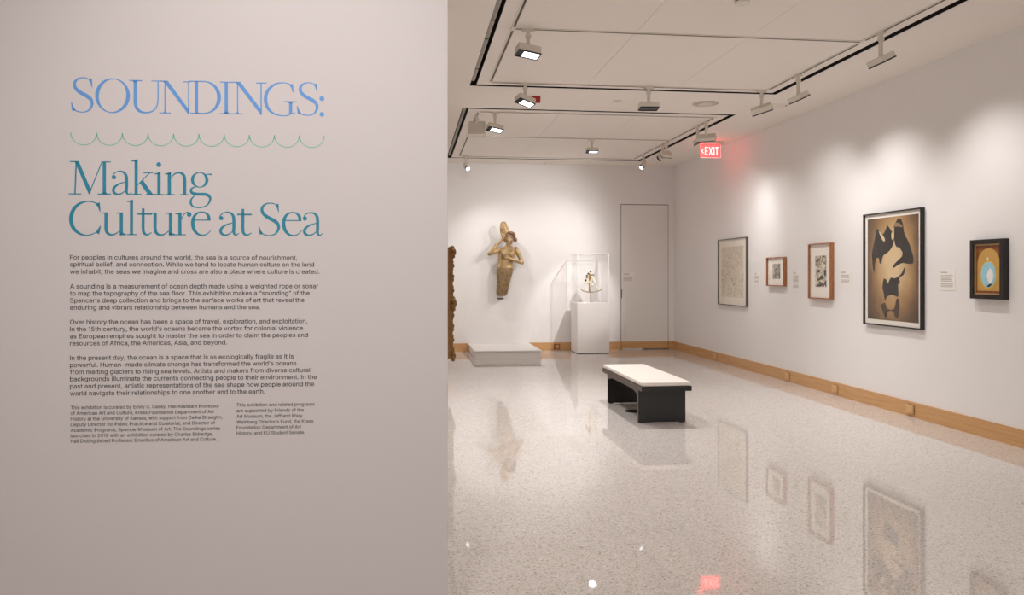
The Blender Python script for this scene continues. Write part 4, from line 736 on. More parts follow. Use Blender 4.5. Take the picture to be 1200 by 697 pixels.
bm = bmesh.new(); disc(bm, SP(240, 285, -.03), .036, .02, axis='Y'); obj('name_plate', bm, M['ivory'], t)
for (u, v, r) in ((258, 122, .017), (222, 158, .018), (198, 190, .017), (176, 266, .019), (305, 175, .012)):
    bm = bmesh.new(); disc(bm, SP(u, v, -.045), r, .022, axis='Y'); obj('shade_glass', bm, M['ebony'], t)
bm = bmesh.new(); box(bm, cx - .03, cx - .004, sy - .04, sy - .01, SP(232, 150).z, SP(232, 105).z, bev=.003); obj('mirror', bm, M['ivory'], t)
bm = bmesh.new(); tube(bm, [SP(180, 235, -.03), SP(230, 205, -.03), SP(285, 175, -.03)], [.012, .014, .017]); obj('telescope', bm, M['silver'], t)
bx('specimen_card', (3.33, 3.40, 15.06, 15.10, pz, pz + .012), M['label'], t)

# ------------------------------------------------------------------ mermaid figure on the back wall
def FP(cu, cv, d):   # figure crop px (6.333 per px) -> metres on the back wall, d = distance off the wall
    u = 545 + cu / 6.333; v = 250 + cv / 6.333
    r = ray(u, v); k = (Y1 - d) / r.y; p = r * k; return Vector((p.x, p.y, HC + p.z))
def ell_loft(bm, rings, n=20):
    rr = []
    for c, rx, ry in rings: rr.append([c + Vector((rx * math.cos(2*math.pi*k/n), ry * math.sin(2*math.pi*k/n), 0)) for k in range(n)])
    loft(bm, rr)
K = .0165 / 6.333   # metres per crop px at the wall
t = thing('mermaid_sculpture', 'gilded mermaid figure with raised arm hung on the back wall', 'sculpture', FP(288, 420, .0))
bm = bmesh.new()
def E(cu, cv, w, dep, d=.13): return (FP(cu, cv, d), w * K / 2, dep)
ell_loft(bm, [E(322, 232, 30, .04), E(320, 246, 70, .06, .14), E(317, 258, 126, .075, .14), E(314, 280, 134, .09), E(309, 315, 128, .10), E(303, 345, 112, .09), E(298, 380, 108, .085), E(295, 405, 116, .092)])
ball(bm, FP(282, 298, .215), .060, (1, .9, 1)); ball(bm, FP(345, 300, .215), .057, (1, .9, 1))
ball(bm, FP(262, 272, .15), .055); ball(bm, FP(378, 268, .15), .055)
tube(bm, [FP(322, 250, .15), FP(326, 222, .19)], [.05, .042], 12)
# head tipped down to the right
ball(bm, FP(330, 196, .21), .098, (.82, .95, 1.08), Quaternion((0, 1, 0), .15), 18)
ball(bm, FP(328, 222, .27), .05, (.8, .9, .9)); tube(bm, [FP(330, 196, .295), FP(327, 212, .325)], [.012, .017], 8)
ball(bm, FP(316, 200, .29), .016); ball(bm, FP(343, 201, .288), .016); ball(bm, FP(327, 222, .308), .016, (1.4, .8, .6)); ball(bm, FP(327, 236, .29), .022)
# raised arm: shoulder -> elbow -> wrist on hair
tube(bm, [FP(258, 268, .15), FP(220, 285, .17), FP(178, 300, .19)], [.05, .044, .036], 12); ball(bm, FP(178, 300, .19), .036)
tube(bm, [FP(178, 300, .19), FP(225, 245, .20), FP(278, 188, .20)], [.036, .037, .022], 12)
ball(bm, FP(285, 180, .205), .032, (.8, .6, 1.1))
for i in range(4): tube(bm, [FP(280 + 5 * i, 176, .22), FP(284 + 7 * i, 160, .225), FP(292 + 8 * i, 150, .215)], [.010, .009, .007], 8)
tube(bm, [FP(290, 186, .21), FP(302, 178, .22)], [.011, .008], 8)
# lowered arm: shoulder -> elbow -> hand on breast
tube(bm, [FP(380, 268, .15), FP(405, 318, .15), FP(424, 366, .17)], [.05, .044, .037], 12); ball(bm, FP(424, 366, .17), .038)
tube(bm, [FP(424, 366, .17), FP(380, 352, .22), FP(332, 334, .25)], [.037, .035, .022], 12)
ball(bm, FP(320, 328, .258), .033, (1.15, .6, .8))
for i in range(4): tube(bm, [FP(312, 318 + 6 * i, .262), FP(297, 313 + 7 * i, .262), FP(285, 316 + 8 * i, .25)], [.010, .009, .007], 8)
tube(bm, [FP(322, 320, .26), FP(314, 306, .262)], [.011, .008], 8)
body = obj('body', bm, M['gilt'], t, label='golden upper body with head and arms', smooth=True)
md = body.modifiers.new('fuse', 'REMESH'); md.mode = 'VOXEL'; md.voxel_size = .008; md.use_smooth_shade = True
sm = body.modifiers.new('soften', 'SMOOTH'); sm.factor = .5; sm.iterations = 4
bm = bmesh.new()
ell_loft(bm, [E(296, 396, 116, .096), E(294, 415, 122, .105), E(292, 440, 121, .11), E(289, 470, 112, .108), E(286, 500, 102, .10), E(281, 530, 94, .093), E(277, 560, 90, .085), E(274, 585, 86, .08), E(272, 602, 78, .072), E(271, 612, 56, .05)], 24)
obj('tail', bm, M['scales'], t, smooth=True, label='darker scaled lower body, cut off at the foot')
bm = bmesh.new()   # waist band
ell_loft(bm, [E(297, 394, 118, .097), E(296, 401, 124, .103), E(296, 408, 122, .104)], 24); obj('waist_band', bm, M['gilt'], t, smooth=True)
bm = bmesh.new()
ball(bm, FP(336, 176, .195), .1, (1.0, 1.0, .9), None, 16)
for i in range(13):
    a = i * 2.4; ball(bm, FP(338 + 26 * math.cos(a), 163 + 22 * math.sin(a) * (0.8), .235 + .04 * math.sin(a * 1.7)), .034)
ball(bm, FP(372, 196, .20), .04); ball(bm, FP(300, 196, .18), .04)
o = obj('hair', bm, M['hair'], t, label='dark wavy hair wound round the head', smooth=True)
# raised lock of hair gathered above the head
bm = bmesh.new()
for i in range(6):
    k = i - 2.5
    tube(bm, [FP(303 + 8 * k, 180, .2), FP(296 + 11 * k, 140, .21 - .012 * abs(k)), FP(288 + 9 * k, 100, .2 + .01 * (i % 2)), FP(284 + 6 * k, 74, .19), FP(286 + 3 * k, 62, .19)], [.026, .024, .022, .018, .010], 10)
obj('raised_tress', bm, M['gilt'], t, smooth=True, label='pale tress of hair lifted above the head')
bx('wall_bracket', (FP(236, 632, 0).x, FP(285, 632, 0).x, Y1 - .03, Y1 - .0005, FP(236, 636, 0).z, FP(236, 628, 0).z), M['gap'], t, label='small dark support under the figure')
bx('back_plate', (FP(262, 300, 0).x, FP(330, 300, 0).x, Y1 - .08, Y1 - .0005, FP(0, 420, 0).z, FP(0, 340, 0).z), M['goldframe'], t)

# ------------------------------------------------------------------ ornate gilt frame on the left wall, seen edge-on
fy0, fy1, fz0, fz1, fx = 10.3, 11.5, .43, 1.82, .45
t = thing('gilt_frame', 'ornate carved gold picture frame seen edge-on beside the lettered wall', 'picture frame', (fx, (fy0 + fy1) / 2, fz0))
prof = [(0, 0), (.05, .0), (.085, .012), (.095, .03), (.075, .05), (.06, .07), (.068, .09), (.05, .11), (.03, .125), (0, .125)]  # (out from wall, inward)
cs = [(fy0, fz0, 1, 1), (fy1, fz0, -1, 1), (fy1, fz1, -1, -1), (fy0, fz1, 1, -1)]
for i in range(4):
    a, b = cs[i], cs[(i + 1) % 4]; bm = bmesh.new()
    loft(bm, [[(fx + o_, a[0] + a[2] * q_, a[1] + a[3] * q_) for o_, q_ in prof], [(fx + o_, b[0] + b[2] * q_, b[1] + b[3] * q_) for o_, q_ in prof]])
    obj('frame_rail', bm, M['goldframe'], t)
bx('canvas', (fx + .01, fx + .02, fy0 + .1, fy1 - .1, fz0 + .1, fz1 - .1), mat('dark_canvas', lin(90, 74, 52), .6, noise=.4, nscale=6), t)
def ornament(nm, y, z, s):
    bm = bmesh.new(); ball(bm, (fx + .10, y, z), .05 * s, (.8, .9, 1.1), None, 12)
    for k in range(7):
        a = k * math.pi * 2 / 7; ball(bm, (fx + .09 + .01 * (k % 2), y + .05 * s * math.cos(a), z + .06 * s * math.sin(a)), .024 * s, (1.1, 1, 1), None, 8)
    obj(nm, bm, M['goldframe'], t, smooth=True)
for (y, z, s) in ((fy0 + .05, fz1 - .04, 1.0), (fy1 - .05, fz1 - .04, 1.0), (fy0 + .05, fz0 + .03, .9), (fy1 - .05, fz0 + .03, .9), (fy0 + .06, (fz0 + fz1) / 2 , 1.25), (fy1 - .06, (fz0 + fz1) / 2, 1.25), ((fy0 + fy1) / 2, fz1 - .05, 1.2), ((fy0 + fy1) / 2, fz0 + .05, 1.2)):
    ornament('carved_ornament', y, z, s)
z = fz0 + .14
bm = bmesh.new()
while z < fz1 - .12:
    ball(bm, (fx + .088 + .01 * math.sin(z * 40), fy0 + .035, z), .02, (1, 1, 1.5), None, 8); z += .045
obj('beaded_edge', bm, M['goldframe'], t, smooth=True)

# ------------------------------------------------------------------ framed works on the right wall
def art_print_mat(name, base, dark, scale, lo, hi, detail=6, distort=1.5, stretch=(1, 1, 1)):
    m = bpy.data.materials.new(name); m.use_nodes = True; nt = m.node_tree; b = nt.nodes['Principled BSDF']; L = nt.links.new
    tc = nt.nodes.new('ShaderNodeTexCoord'); mp = nt.nodes.new('ShaderNodeMapping'); mp.inputs['Scale'].default_value = stretch
    n = nt.nodes.new('ShaderNodeTexNoise'); n.inputs['Scale'].default_value = scale; n.inputs['Detail'].default_value = detail; n.inputs['Distortion'].default_value = distort
    r = nt.nodes.new('ShaderNodeValToRGB'); e_ = r.color_ramp.elements; e_[0].position = lo; e_[0].color = dark; e_[1].position = hi; e_[1].color = base
    L(tc.outputs['Object'], mp.inputs[0]); L(mp.outputs[0], n.inputs['Vector']); L(n.outputs['Fac'], r.inputs[0]); L(r.outputs[0], b.inputs['Base Color'])
    b.inputs['Roughness'].default_value = .8; return m

def lines_mat():   # faint engraved coast lines on aged paper
    m = bpy.data.materials.new('aged_map_paper'); m.use_nodes = True; nt = m.node_tree; b = nt.nodes['Principled BSDF']; L = nt.links.new
    tc = nt.nodes.new('ShaderNodeTexCoord'); n = nt.nodes.new('ShaderNodeTexNoise'); n.inputs['Scale'].default_value = 5; n.inputs['Detail'].default_value = 5; n.inputs['Distortion'].default_value = 1.0
    L(tc.outputs['Object'], n.inputs['Vector'])
    r = nt.nodes.new('ShaderNodeValToRGB'); e_ = r.color_ramp.elements
    P0 = lin(222, 210, 188); D = lin(158, 144, 122)
    e_[0].position = 0; e_[0].color = P0; e_[1].position = 1; e_[1].color = P0
    for p, c in ((.40, P0), (.409, D), (.43, P0), (.50, P0), (.509, lin(120, 108, 88)), (.53, P0), (.58, P0), (.588, D), (.605, P0)):
        q_ = e_.new(p); q_.color = c
    L(n.outputs['Fac'], r.inputs[0]); L(r.outputs[0], b.inputs['Base Color']); b.inputs['Roughness'].default_value = .85; return m

def rails(t, x0, y0, y1, z0, z1, w_, dep, m, xout=None):
    """four mitred rails; front plane at x = x0 - dep"""
    cs = [(y0, z0, 1, 1), (y1, z0, -1, 1), (y1, z1, -1, -1), (y0, z1, 1, -1)]
    pr_ = [(0, 0), (dep, 0), (dep, w_), (dep * .55, w_), (0, w_)]
    for i in range(4):
        a, b = cs[i], cs[(i + 1) % 4]; bm = bmesh.new()
        loft(bm, [[(x0 - o_, a[0] + a[2] * q_, a[1] + a[3] * q_) for o_, q_ in pr_], [(x0 - o_, b[0] + b[2] * q_, b[1] + b[3] * q_) for o_, q_ in pr_]])
        obj('frame_rail', bm, m, t)

def framed(label, name, y0, y1, z0, z1, w_, dep, mfr, mmat, img, mimg, glaze=True):
    t = thing(name, label, 'picture', (X1, (y0 + y1) / 2, z0))
    rails(t, X1, y0, y1, z0, z1, w_, dep, mfr)
    xm = X1 - dep * .5
    bx('mat_board', (xm, xm + .004, y0 + w_ * .8, y1 - w_ * .8, z0 + w_ * .8, z1 - w_ * .8), mmat, t)
    bx('print', (xm - .002, xm - .0003, img[0], img[1], img[2], img[3]), mimg, t)
    if glaze: bx('glazing', (xm - .008, xm - .006, y0 + w_, y1 - w_, z0 + w_, z1 - w_), M['glass'], t)
    return t, xm
A = framed('large pale map print in thin grey frame, leftmost on right wall', 'framed_map', 12.10, 13.27, .985, 2.08, .012, .04, M['greyframe'], M['cream'], (12.24, 13.14, 1.12, 1.95), lines_mat())
B = framed('smallest reddish wood frame with little dark print and white mat', 'framed_print', 10.80, 11.36, 1.325, 1.742, .015, .05, M['cherry'], M['paper'],
      (10.95, 11.19, 1.43, 1.645), art_print_mat('small_engraving', lin(196, 186, 170), lin(92, 84, 76), 16, .36, .64, 10, .8))
Cc = framed('tall narrow print with white mat in reddish wood frame, third from left', 'framed_print', 9.52, 10.09, 1.18, 1.893, .016, .055, M['cherry'], M['paper'],
      (9.66, 9.94, 1.335, 1.735), art_print_mat('tall_engraving', lin(222, 210, 190), lin(52, 46, 38), 11, .42, .58, 10, 1.0, (1, 1, 1.3)))

def sepia():
    m = bpy.data.materials.new('sepia_print'); m.use_nodes = True; nt = m.node_tree; b = nt.nodes['Principled BSDF']; L = nt.links.new
    tc = nt.nodes.new('ShaderNodeTexCoord'); mp = nt.nodes.new('ShaderNodeMapping')
    mp.inputs['Location'].default_value = (0, 0.04, -.82); mp.inputs['Scale'].default_value = (0, 1.75, 1.15)
    g_ = nt.nodes.new('ShaderNodeTexGradient'); g_.gradient_type = 'SPHERICAL'
    n = nt.nodes.new('ShaderNodeTexNoise'); n.inputs['Scale'].default_value = 4; n.inputs['Detail'].default_value = 5; L(tc.outputs['Object'], n.inputs['Vector'])
    L(tc.outputs['Object'], mp.inputs[0]); L(mp.outputs[0], g_.inputs[0])
    ad = nt.nodes.new('ShaderNodeMath'); ad.operation = 'MULTIPLY_ADD'; ad.inputs[1].default_value = .35; L(n.outputs['Fac'], ad.inputs[0]); L(g_.outputs['Fac'], ad.inputs[2])
    r = nt.nodes.new('ShaderNodeValToRGB'); e_ = r.color_ramp.elements
    e_[0].position = .12; e_[0].color = lin(66, 46, 30); e_[1].position = .95; e_[1].color = lin(224, 196, 152)
    q_ = e_.new(.38); q_.color = lin(112, 82, 52); q_ = e_.new(.62); q_.color = lin(176, 138, 90)
    L(ad.outputs[0], r.inputs[0]); L(r.outputs[0], b.inputs['Base Color']); b.inputs['Roughness'].default_value = .6
    return m
dy0, dy1, dz0, dz1 = 7.73, 8.80, .925, 2.185
D, xm = framed('large sepia print of dark silhouetted figures in black frame on right wall', 'framed_print', dy0, dy1, dz0, dz1, .014, .045, M['blackframe'], M['paper'],
      (dy0 + .065, dy1 - .065, dz0 + .065, dz1 - .06), sepia())
iy0, iy1, iz0, iz1 = dy0 + .065, dy1 - .065, dz0 + .065, dz1 - .06
def sil(pts, m, nm='silhouette', x=.0026, th=.0006):
    bm = bmesh.new(); P = catmull([(a, b, 0) for a, b in pts] + [(pts[0][0], pts[0][1], 0)], 4)[:-1]
    vs = []
    for p in P:
        s = (p.x - 85) / 287; yt = 105 - 33 * s; ybm = 607 + 30 * s; tt = (p.y - yt) / (ybm - yt)
        s = s * 1.0
        vs.append(bm.verts.new((xm - x, iy1 - s * (iy1 - iy0), iz1 - tt * (iz1 - iz0))))
    f = bm.faces.new(vs); bmesh.ops.triangulate(bm, faces=[f]); obj(nm, bm, m, D)
darkink = mat('dark_brown_ink', lin(40, 29, 22), .7, noise=.25, nscale=12)
sil([(138, 158), (148, 152), (176, 178), (196, 148), (206, 134), (218, 150), (230, 165), (240, 195), (238, 225), (222, 255), (196, 278), (160, 292), (130, 290), (114, 300), (112, 275), (122, 230), (132, 190)], darkink)
sil([(112, 285), (150, 290), (180, 285), (172, 305), (168, 330), (156, 322), (158, 300), (132, 305), (130, 340), (126, 374), (116, 340)], darkink)
sil([(262, 98), (276, 98), (286, 112), (292, 135), (296, 165), (306, 190), (322, 220), (334, 255), (344, 290), (346, 318), (338, 330), (312, 330), (290, 326), (268, 334), (248, 346), (236, 352), (234, 344), (252, 322), (276, 304), (296, 296), (288, 268), (276, 240), (262, 246), (250, 236), (244, 215), (240, 190), (248, 172), (244, 150), (240, 138), (250, 118)], darkink)
palefill = mat('pale_sepia_ink', lin(226, 204, 166), .7)
sil([(152, 160), (172, 178), (188, 200), (186, 216), (170, 200)], palefill, 'pale_shape', .0036)
sil([(228, 168), (240, 178), (242, 196), (232, 208), (226, 190)], palefill, 'pale_shape', .0036)
sil([(244, 122), (262, 118), (284, 130), (286, 142), (262, 138), (246, 140)], mat('pale_cap_ink', lin(150, 122, 86), .7), 'pale_shape', .0036)
sil([(182, 406), (196, 410), (206, 430), (222, 402), (244, 404), (262, 396), (282, 380), (298, 348), (302, 360), (294, 386), (272, 402), (274, 428), (262, 440), (266, 480), (262, 500), (240, 492), (222, 490), (200, 500), (190, 520), (182, 480), (174, 450)], darkink)
sil([(164, 540), (190, 530), (204, 560), (240, 562), (256, 510), (270, 520), (272, 560), (262, 610), (246, 600), (236, 575), (206, 575), (196, 606), (182, 590)], mat('mid_brown_ink', lin(70, 50, 34), .7, noise=.2, nscale=12), 'silhouette', .0026)

# small icon-like painting in dark frame
ey0, ey1, ez0, ez1 = 6.55, 6.975, 1.272, 1.815
t = thing('framed_painting', 'dark framed painting with gold arch and blue oval, rightmost on right wall', 'picture', (X1, (ey0 + ey1) / 2, ez0))
rails(t, X1, ey0, ey1, ez0, ez1, .042, .06, M['blackframe'])
rails(t, X1 - .01, ey0 + .042, ey1 - .042, ez0 + .042, ez1 - .042, .012, .036, M['goldliner'])
bx('panel', (X1 - .032, X1 - .028, ey0 + .05, ey1 - .05, ez0 + .05, ez1 - .05), M['walnut'], t)
yc = (ey0 + ey1) / 2; hw = (ey1 - ey0) / 2 - .066
def flat(pts, x, m, nm):
    bm = bmesh.new(); loft(bm, [[(X1 - x, y, z) for y, z in pts], [(X1 - x - .0012, y, z) for y, z in pts]]); obj(nm, bm, m, t)
arch = [(yc - hw, ez0 + .075), (yc + hw, ez0 + .075)] + [(yc + hw * math.cos(a * math.pi / 20), ez1 - .235 + .155 * math.sin(a * math.pi / 20)) for a in range(21)]
flat(arch, .032, M['goldflat'], 'gold_arch')
def oval(cy, cz, a, b): return [(cy + a * math.cos(k * math.pi / 18), cz + b * math.sin(k * math.pi / 18)) for k in range(36)]
oz = ez0 + .222
flat(oval(yc, oz, .104, .128), .0335, mat('yellow_oval_rim', lin(226, 186, 78), .5), 'oval_rim')
flat(oval(yc, oz, .094, .116), .035, mat('pale_blue_paint', lin(152, 204, 220), .5, noise=.12, nscale=20), 'blue_oval')
flat([(yc - .045, oz + .045), (yc - .02, oz + .06), (yc + .004, oz + .03), (yc + .02, oz - .01), (yc + .004, oz - .05), (yc - .02, oz - .085), (yc - .055, oz - .06), (yc - .07, oz - .01), (yc - .06, oz + .03)], .0365, mat('white_paint', lin(236, 230, 226), .5, noise=.05, nscale=40), 'white_figure')
flat([(yc - .05, oz - .09), (yc - .01, oz - .112), (yc + .02, oz - .108), (yc + .0, oz - .095), (yc - .03, oz - .08)], .037, mat('dark_paint', lin(40, 40, 48), .5), 'dark_shore')
flat(oval(yc + .01, ez1 - .175, .009, .012), .0335, mat('pale_dot', lin(240, 225, 190), .5), 'star')

# wall labels
def card(label, y0, y1, z0, z1, n):
    t = thing('wall_label', label, 'label', (X1, (y0 + y1) / 2, z0))
    bx('card', (X1 - .004, X1, y0, y1, z0, z1), M['label'], t)
    bm = bmesh.new(); h = (z1 - z0) / (n + 3); w_ = y1 - y0
    rnd = random.Random(n)
    for i in range(n):
        if i == 2 or i == n - 4: continue
        zz = z1 - h * (i + 1.6); L = w_ * (.82 if i > 2 else .45) * rnd.uniform(.85, 1)
        box(bm, X1 - .0046, X1 - .0039, y1 - w_ * .09 - L, y1 - w_ * .09, zz, zz + h * .38)
    obj('print_lines', bm, M['labelink'], t)
card('white label card between the pale map and the smallest frame', 11.68, 11.88, 1.335, 1.53, 11)
card('long white label card between the two reddish wood frames', 10.42, 10.62, 1.275, 1.545, 14)
card('white label card right of the tall narrow print', 9.13, 9.37, 1.36, 1.55, 10)
card('white label card right of the large sepia print', 7.26, 7.49, 1.34, 1.545, 12)
t = thing('wall_label', 'white label card on the flush door in the back wall', 'label', (4.31, Y1, 1.33))
bx('card', (4.19, 4.43, Y1 - .005, Y1 - .001, 1.33, 1.53), M['label'], t)
bm = bmesh.new()
for i in range(8):
    if i != 2: box(bm, 4.21, 4.21 + (.12 if i < 2 else .19), Y1 - .0056, Y1 - .0049, 1.50 - i * .02, 1.507 - i * .02)
obj('print_lines', bm, M['labelink'], t)

# ------------------------------------------------------------------ exit sign
t = thing('exit_sign', 'glowing red exit sign hanging from the ceiling near the right wall', 'sign', (4.80, 12.6, H))
ex0, ex1, ey, ezt, ezb = 4.655, 4.995, 12.6, 3.585, 3.385
bx('canopy', (4.68, 5.03, ey - .03, ey + .03, 3.60, H), M['fixture'], t, bev=.004)
msign = mat('red_lit_acrylic', lin(228, 92, 92), .4, emit=lin(236, 104, 104), estr=.75)
mlet = mat('exit_letters', (1, .8, .78, 1), .4, emit=lin(255, 205, 200), estr=1.25)
medge = mat('pink_lit_edge', (1, .6, .6, 1), .4, emit=lin(255, 150, 148), estr=1.0)
bx('sign_panel', (ex0, ex1, ey - .005, ey + .005, ezb, ezt + .015), msign, t)
bm = bmesh.new(); g = .008
box(bm, ex0 - .002, ex1 + .002, ey - .008, ey + .008, ezb - g, ezb); box(bm, ex1 - .004, ex1 + .003, ey - .008, ey + .008, ezb, ezt)
obj('lit_edge', bm, medge, t)
lh = .13; lz = ezb + .035; lx = ex0 + .075; st = .012; yf0, yf1 = ey - .009, ey - .005
def L_box(bm, a, b, c, d): box(bm, lx + a, lx + b, yf0, yf1, lz + c, lz + d)
def L_diag(bm, x0, z0, x1, z1, w_=.013):
    loft(bm, [[(lx + x0 - w_/2, yf0, lz + z0), (lx + x0 + w_/2, yf0, lz + z0), (lx + x0 + w_/2, yf1, lz + z0), (lx + x0 - w_/2, yf1, lz + z0)], [(lx + x1 - w_/2, yf0, lz + z1), (lx + x1 + w_/2, yf0, lz + z1), (lx + x1 + w_/2, yf1, lz + z1), (lx + x1 - w_/2, yf1, lz + z1)]])
bm = bmesh.new(); L_box(bm, 0, st, 0, lh); L_box(bm, st, .052, 0, st); L_box(bm, st, .052, lh - st, lh); L_box(bm, st, .045, lh / 2 - st / 2, lh / 2 + st / 2); obj('letter', bm, mlet, t)
bm = bmesh.new(); L_diag(bm, .072, 0, .122, lh); L_diag(bm, .122, 0, .072, lh); obj('letter', bm, mlet, t)
bm = bmesh.new(); L_box(bm, .146, .158, 0, lh); obj('letter', bm, mlet, t)
bm = bmesh.new(); L_box(bm, .195, .207, 0, lh); L_box(bm, .175, .227, lh - st, lh); obj('letter', bm, mlet, t)
bm = bmesh.new(); L_diag(bm, -.052, .065, -.025, .10, .014); L_diag(bm, -.052, .065, -.025, .03, .014); obj('arrow', bm, mlet, t)
gl = bpy.data.lights.new('sign_glow', 'AREA'); gl.energy = 1.2; gl.color = (1, .10, .10); gl.shape = 'RECTANGLE'; gl.size = .3; gl.size_y = .18
glo = bpy.data.objects.new('sign_glow', gl); C.objects.link(glo); glo.parent = t; glo.location = (-.15, .03, -.16); glo.rotation_euler = (0, -math.pi / 2 - .2, 0)
gl2 = gl.copy(); gl2.energy = 0.6; g2 = bpy.data.objects.new('sign_glow', gl2); C.objects.link(g2); g2.parent = t; g2.location = (.02, -.02, -.16); g2.rotation_euler = (math.pi / 2, 0, 0)

# ------------------------------------------------------------------ ceiling devices
def cdisc(nm, x, y, r, h, label, cat, m=None):
    bm = bmesh.new(); disc(bm, (x, y, H - h), r, h); t = thing(nm, label, cat, (x, y, H)); obj('rim', bm, m or M['white'], t)
    bm = bmesh.new(); disc(bm, (x, y, H - h - .004), r * .55, .004); obj('center_cap', bm, M['fixture'], t)
cdisc('ceiling_speaker', 3.70, 9.84, .16, .008, 'round ceiling speaker between the two ceiling fields', 'speaker', mat('speaker_grille', lin(196, 186, 176), .7, bump=.5, bscale=400))
cdisc('ceiling_cover', 2.56, 9.82, .06, .005, 'small round cap on ceiling left of the round speaker', 'cap')
t = thing('smoke_detector', 'smoke detector on near ceiling field at the top edge of the view', 'detector', (2.57, 6.04, H))
bm = bmesh.new(); disc(bm, (2.57, 6.04, H - .02), .065, .02); obj('base', bm, M['white'], t)
bm = bmesh.new(); disc(bm, (2.57, 6.04, H - .032), .052, .012); obj('vent_ring', bm, M['trackdark'], t)
bm = bmesh.new(); disc(bm, (2.57, 6.04, H - .05), .058, .018); obj('cap', bm, M['white'], t)
cdisc('sprinkler_head', 2.63, 15.45, .05, .02, 'small sprinkler head on ceiling just in front of back wall', 'sprinkler')
t = thing('access_panel', 'small flat access plate on ceiling near right wall', 'access panel', (4.67, 9.82, H))
bx('plate', (4.56, 4.76, 9.74, 9.92, H - .006, H), M['white'], t)
bm = bmesh.new(); disc(bm, (4.755, 9.80, H - .012), .012, .008, 12); obj('screw', bm, M['trackdark'], t)
t = thing('ceiling_device', 'small red device on ceiling behind the second spotlight', 'alarm', (1.52, 9.7, H))
bm = bmesh.new(); box(bm, 1.45, 1.57, 9.68, 9.74, H - .075, H, bev=.004); obj('red_housing', bm, M['red'], t)

# ------------------------------------------------------------------ track heads
def head(label, mx, my, target, power, lit=True, size=(.20, .13, .055), drop=.20, angle=45, blend=.7, kind='box', twist=0.0, tlight=None, lsize=.04):
    t = thing('track_spotlight', label, 'spotlight', (mx, my, H - .008), 'track spotlights on the ceiling tracks')
    bx('track_adapter', (mx - .055, mx + .055, my - .018, my + .018, H - .03, H - .008) if abs(my - 9.03) < .05 or abs(my - 7.03) < .05 or abs(my - 10.68) < .05 or abs(my - 12.6) < .05 or abs(my - 14.75) < .05 else (mx - .018, mx + .018, my - .055, my + .055, H - .03, H - .008), M['fixture'], t, bev=.003)
    bm = bmesh.new(); box(bm, mx - .016, mx + .016, my - .012, my + .012, H - drop, H - .03, bev=.002); obj('stem', bm, M['fixture'], t)
    bm = bmesh.new(); disc(bm, (mx - .024, my, H - .07), .016, .05, 12, 'X'); obj('lock_knob', bm, M['fixture'], t)
    c = Vector((mx, my, H - drop - size[2] * .5)); d = (Vector(target) - c).normalized()
    qn = d.to_track_quat('-Z', 'Y') @ Quaternion((0, 0, 1), twist); R_ = qn.to_matrix().to_4x4(); TR = Matrix.Translation(c) @ R_
    def part(nm, bm, m, **k):
        bmesh.ops.transform(bm, matrix=TR, verts=bm.verts[:]); return obj(nm, bm, m, t, **k)
    a, b, h = size[0] / 2, size[1] / 2, size[2] / 2
    lens = M['lens'] if lit else M['lensoff']
    if kind == 'box':
        bm = bmesh.new(); box(bm, -a, a, -b, b, -h, h, bev=.004); part('housing', bm, M['fixture'])
        bm = bmesh.new(); g = .008
        for q_ in ((-a, a, -b, -b + g), (-a, a, b - g, b), (-a, -a + g, -b + g, b - g), (a - g, a, -b + g, b - g)): box(bm, q_[0], q_[1], q_[2], q_[3], -h - .012, -h)
        part('bezel', bm, M['fixdark'])
        bm = bmesh.new(); box(bm, -a + g, a * .45, -b + g, b - g, -h - .004, -h); part('lens', bm, lens)
        bm = bmesh.new(); box(bm, a * .45, a - g, -b + g, b - g, -h - .004, -h); part('louvre', bm, M['lensoff'] if not lit else M['fixdark'])
        off = h + .03
    else:
        bm = bmesh.new(); rr = size[0] / 2
        loft(bm, [[(r_ * math.cos(k * math.pi / 10), r_ * math.sin(k * math.pi / 10), z_) for k in range(20)] for r_, z_ in ((rr * .55, .075), (rr * .8, .06), (rr, .02), (rr, -.055))]); part('housing', bm, M['fixture'])
        bm = bmesh.new(); loft(bm, [[(r_ * math.cos(k * math.pi / 10), r_ * math.sin(k * math.pi / 10), z_) for k in range(20)] for r_, z_ in ((rr * 1.04, -.055), (rr * 1.04, -.08))]); part('bezel', bm, M['fixdark'])
        bm = bmesh.new(); loft(bm, [[(r_ * math.cos(k * math.pi / 10), r_ * math.sin(k * math.pi / 10), z_) for k in range(20)] for r_, z_ in ((rr * .85, -.08), (rr * .85, -.084))]); part('lens', bm, lens)
        off = .105
    if power: spot('lamp_light', c + d * (off + (.02 if tlight else 0)), tlight or target, power, angle, blend, NEUTRAL, lsize, t)
    return t
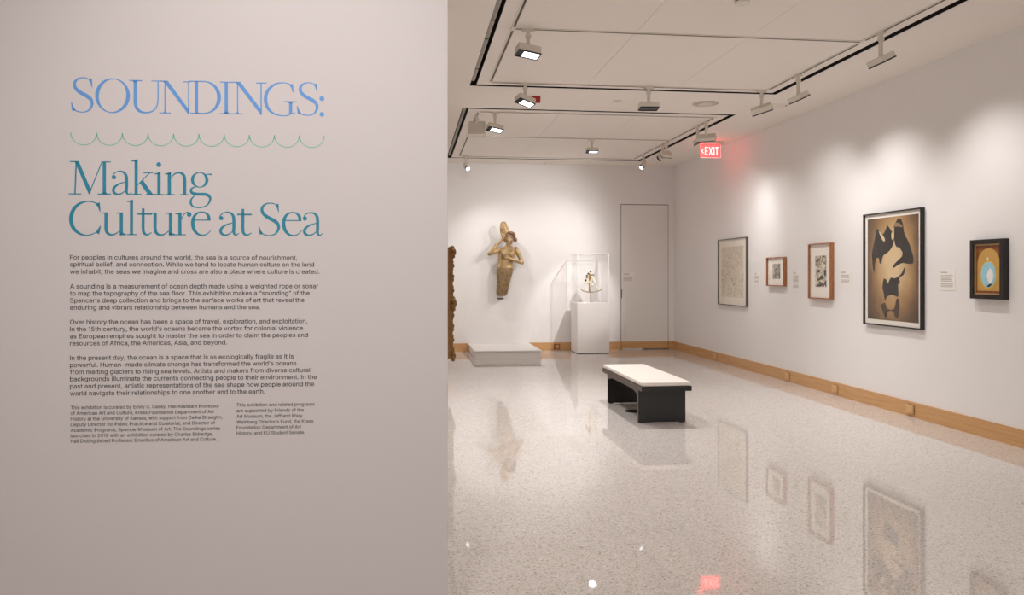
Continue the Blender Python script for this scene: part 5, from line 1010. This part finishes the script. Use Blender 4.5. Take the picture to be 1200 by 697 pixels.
# over the near ceiling field
head('spotlight with lit lens hanging from the near crossing track at left', 1.03, 7.03, (0.92, 6.55, 1.6), 110, True, (.21, .115, .068), .16, 130, .9, twist=.45, lsize=.07)
head('spotlight with lit lens on far edge track of near field, in front of red device', 1.29, 9.03, (1.14, 8.5, 1.8), 110, True, (.21, .115, .065), .16, 130, .9, twist=.75, lsize=.07)
head('spotlight with dark underside, middle of the far edge track of near field', 2.72, 9.03, (2.71, 8.9, 2.0), 220, False, (.22, .14, .06), .19, 120, .9, lsize=.03)
head('spotlight at right end of the near field far edge track', 4.08, 9.03, (5.25, 9.81, 1.2), 62, False, (.24, .12, .06), .19, 104, 1.0, twist=.5)
head('spotlight on right track between the field corner and the nearest right spotlight', 4.15, 8.27, (5.25, 8.3, 1.2), 78, False, (.24, .13, .05), .22, 106, 1.0)
head('largest spotlight on right track at the upper right of the view', 4.15, 6.73, (5.25, 6.73, 1.2), 66, False, (.24, .13, .05), .22, 102, 1.0)
# over the far ceiling field
head('spotlight with lit lens near left end of far field, beside the square backed one', 1.12, 10.68, (1.0, 10.2, 1.8), 110, True, (.21, .12, .06), .18, 130, .9, twist=.5, lsize=.07)
head('square backed spotlight at the left corner of far field', 0.9, 10.9, (1.85, 15.7, 1.6), 100, False, (.22, .2, .07), .16, 70, 1.0)
head('small spotlight with lit slit lens on the far crossing track', 2.87, 12.6, (2.86, 12.3, 2.2), 25, True, (.19, .10, .05), .16, 120, .9, lsize=.05)
head('small round spotlight at far left aimed along the back wall', 1.02, 14.72, (1.35, 14.1, 2.8), 50, True, (.09, .09, .1), .14, 100, .9, kind='round', tlight=(2.0, 15.4, .8))
head('twin spotlight farther left of the pair beside the exit sign', 4.15, 11.35, (5.25, 11.08, 1.2), 44, False, (.22, .13, .05), .19, 98, 1.0)
head('twin spotlight nearer right of the pair beside the exit sign', 4.15, 11.0, (5.25, 12.69, 1.1), 75, False, (.26, .12, .05), .20, 92, 1.0)
head('small round spotlight on right track beyond the exit sign', 4.15, 13.0, (1.9, 15.7, 1.6), 150, False, (.10, .10, .1), .15, 86, 1.0, kind='round', lsize=.02)
head('box spotlight on right track just beyond the exit sign', 4.15, 12.8, (3.4, 15.2, 1.2), 200, False, (.18, .12, .05), .17, 30, .5, lsize=.02)
head('small round spotlight with lit lens at the far end of the right track', 4.15, 14.1, (3.2, 13.6, 2.0), 90, True, (.09, .09, .1), .14, 74, .9, kind='round', tlight=(2.2, 15.7, 1.3), lsize=.02)
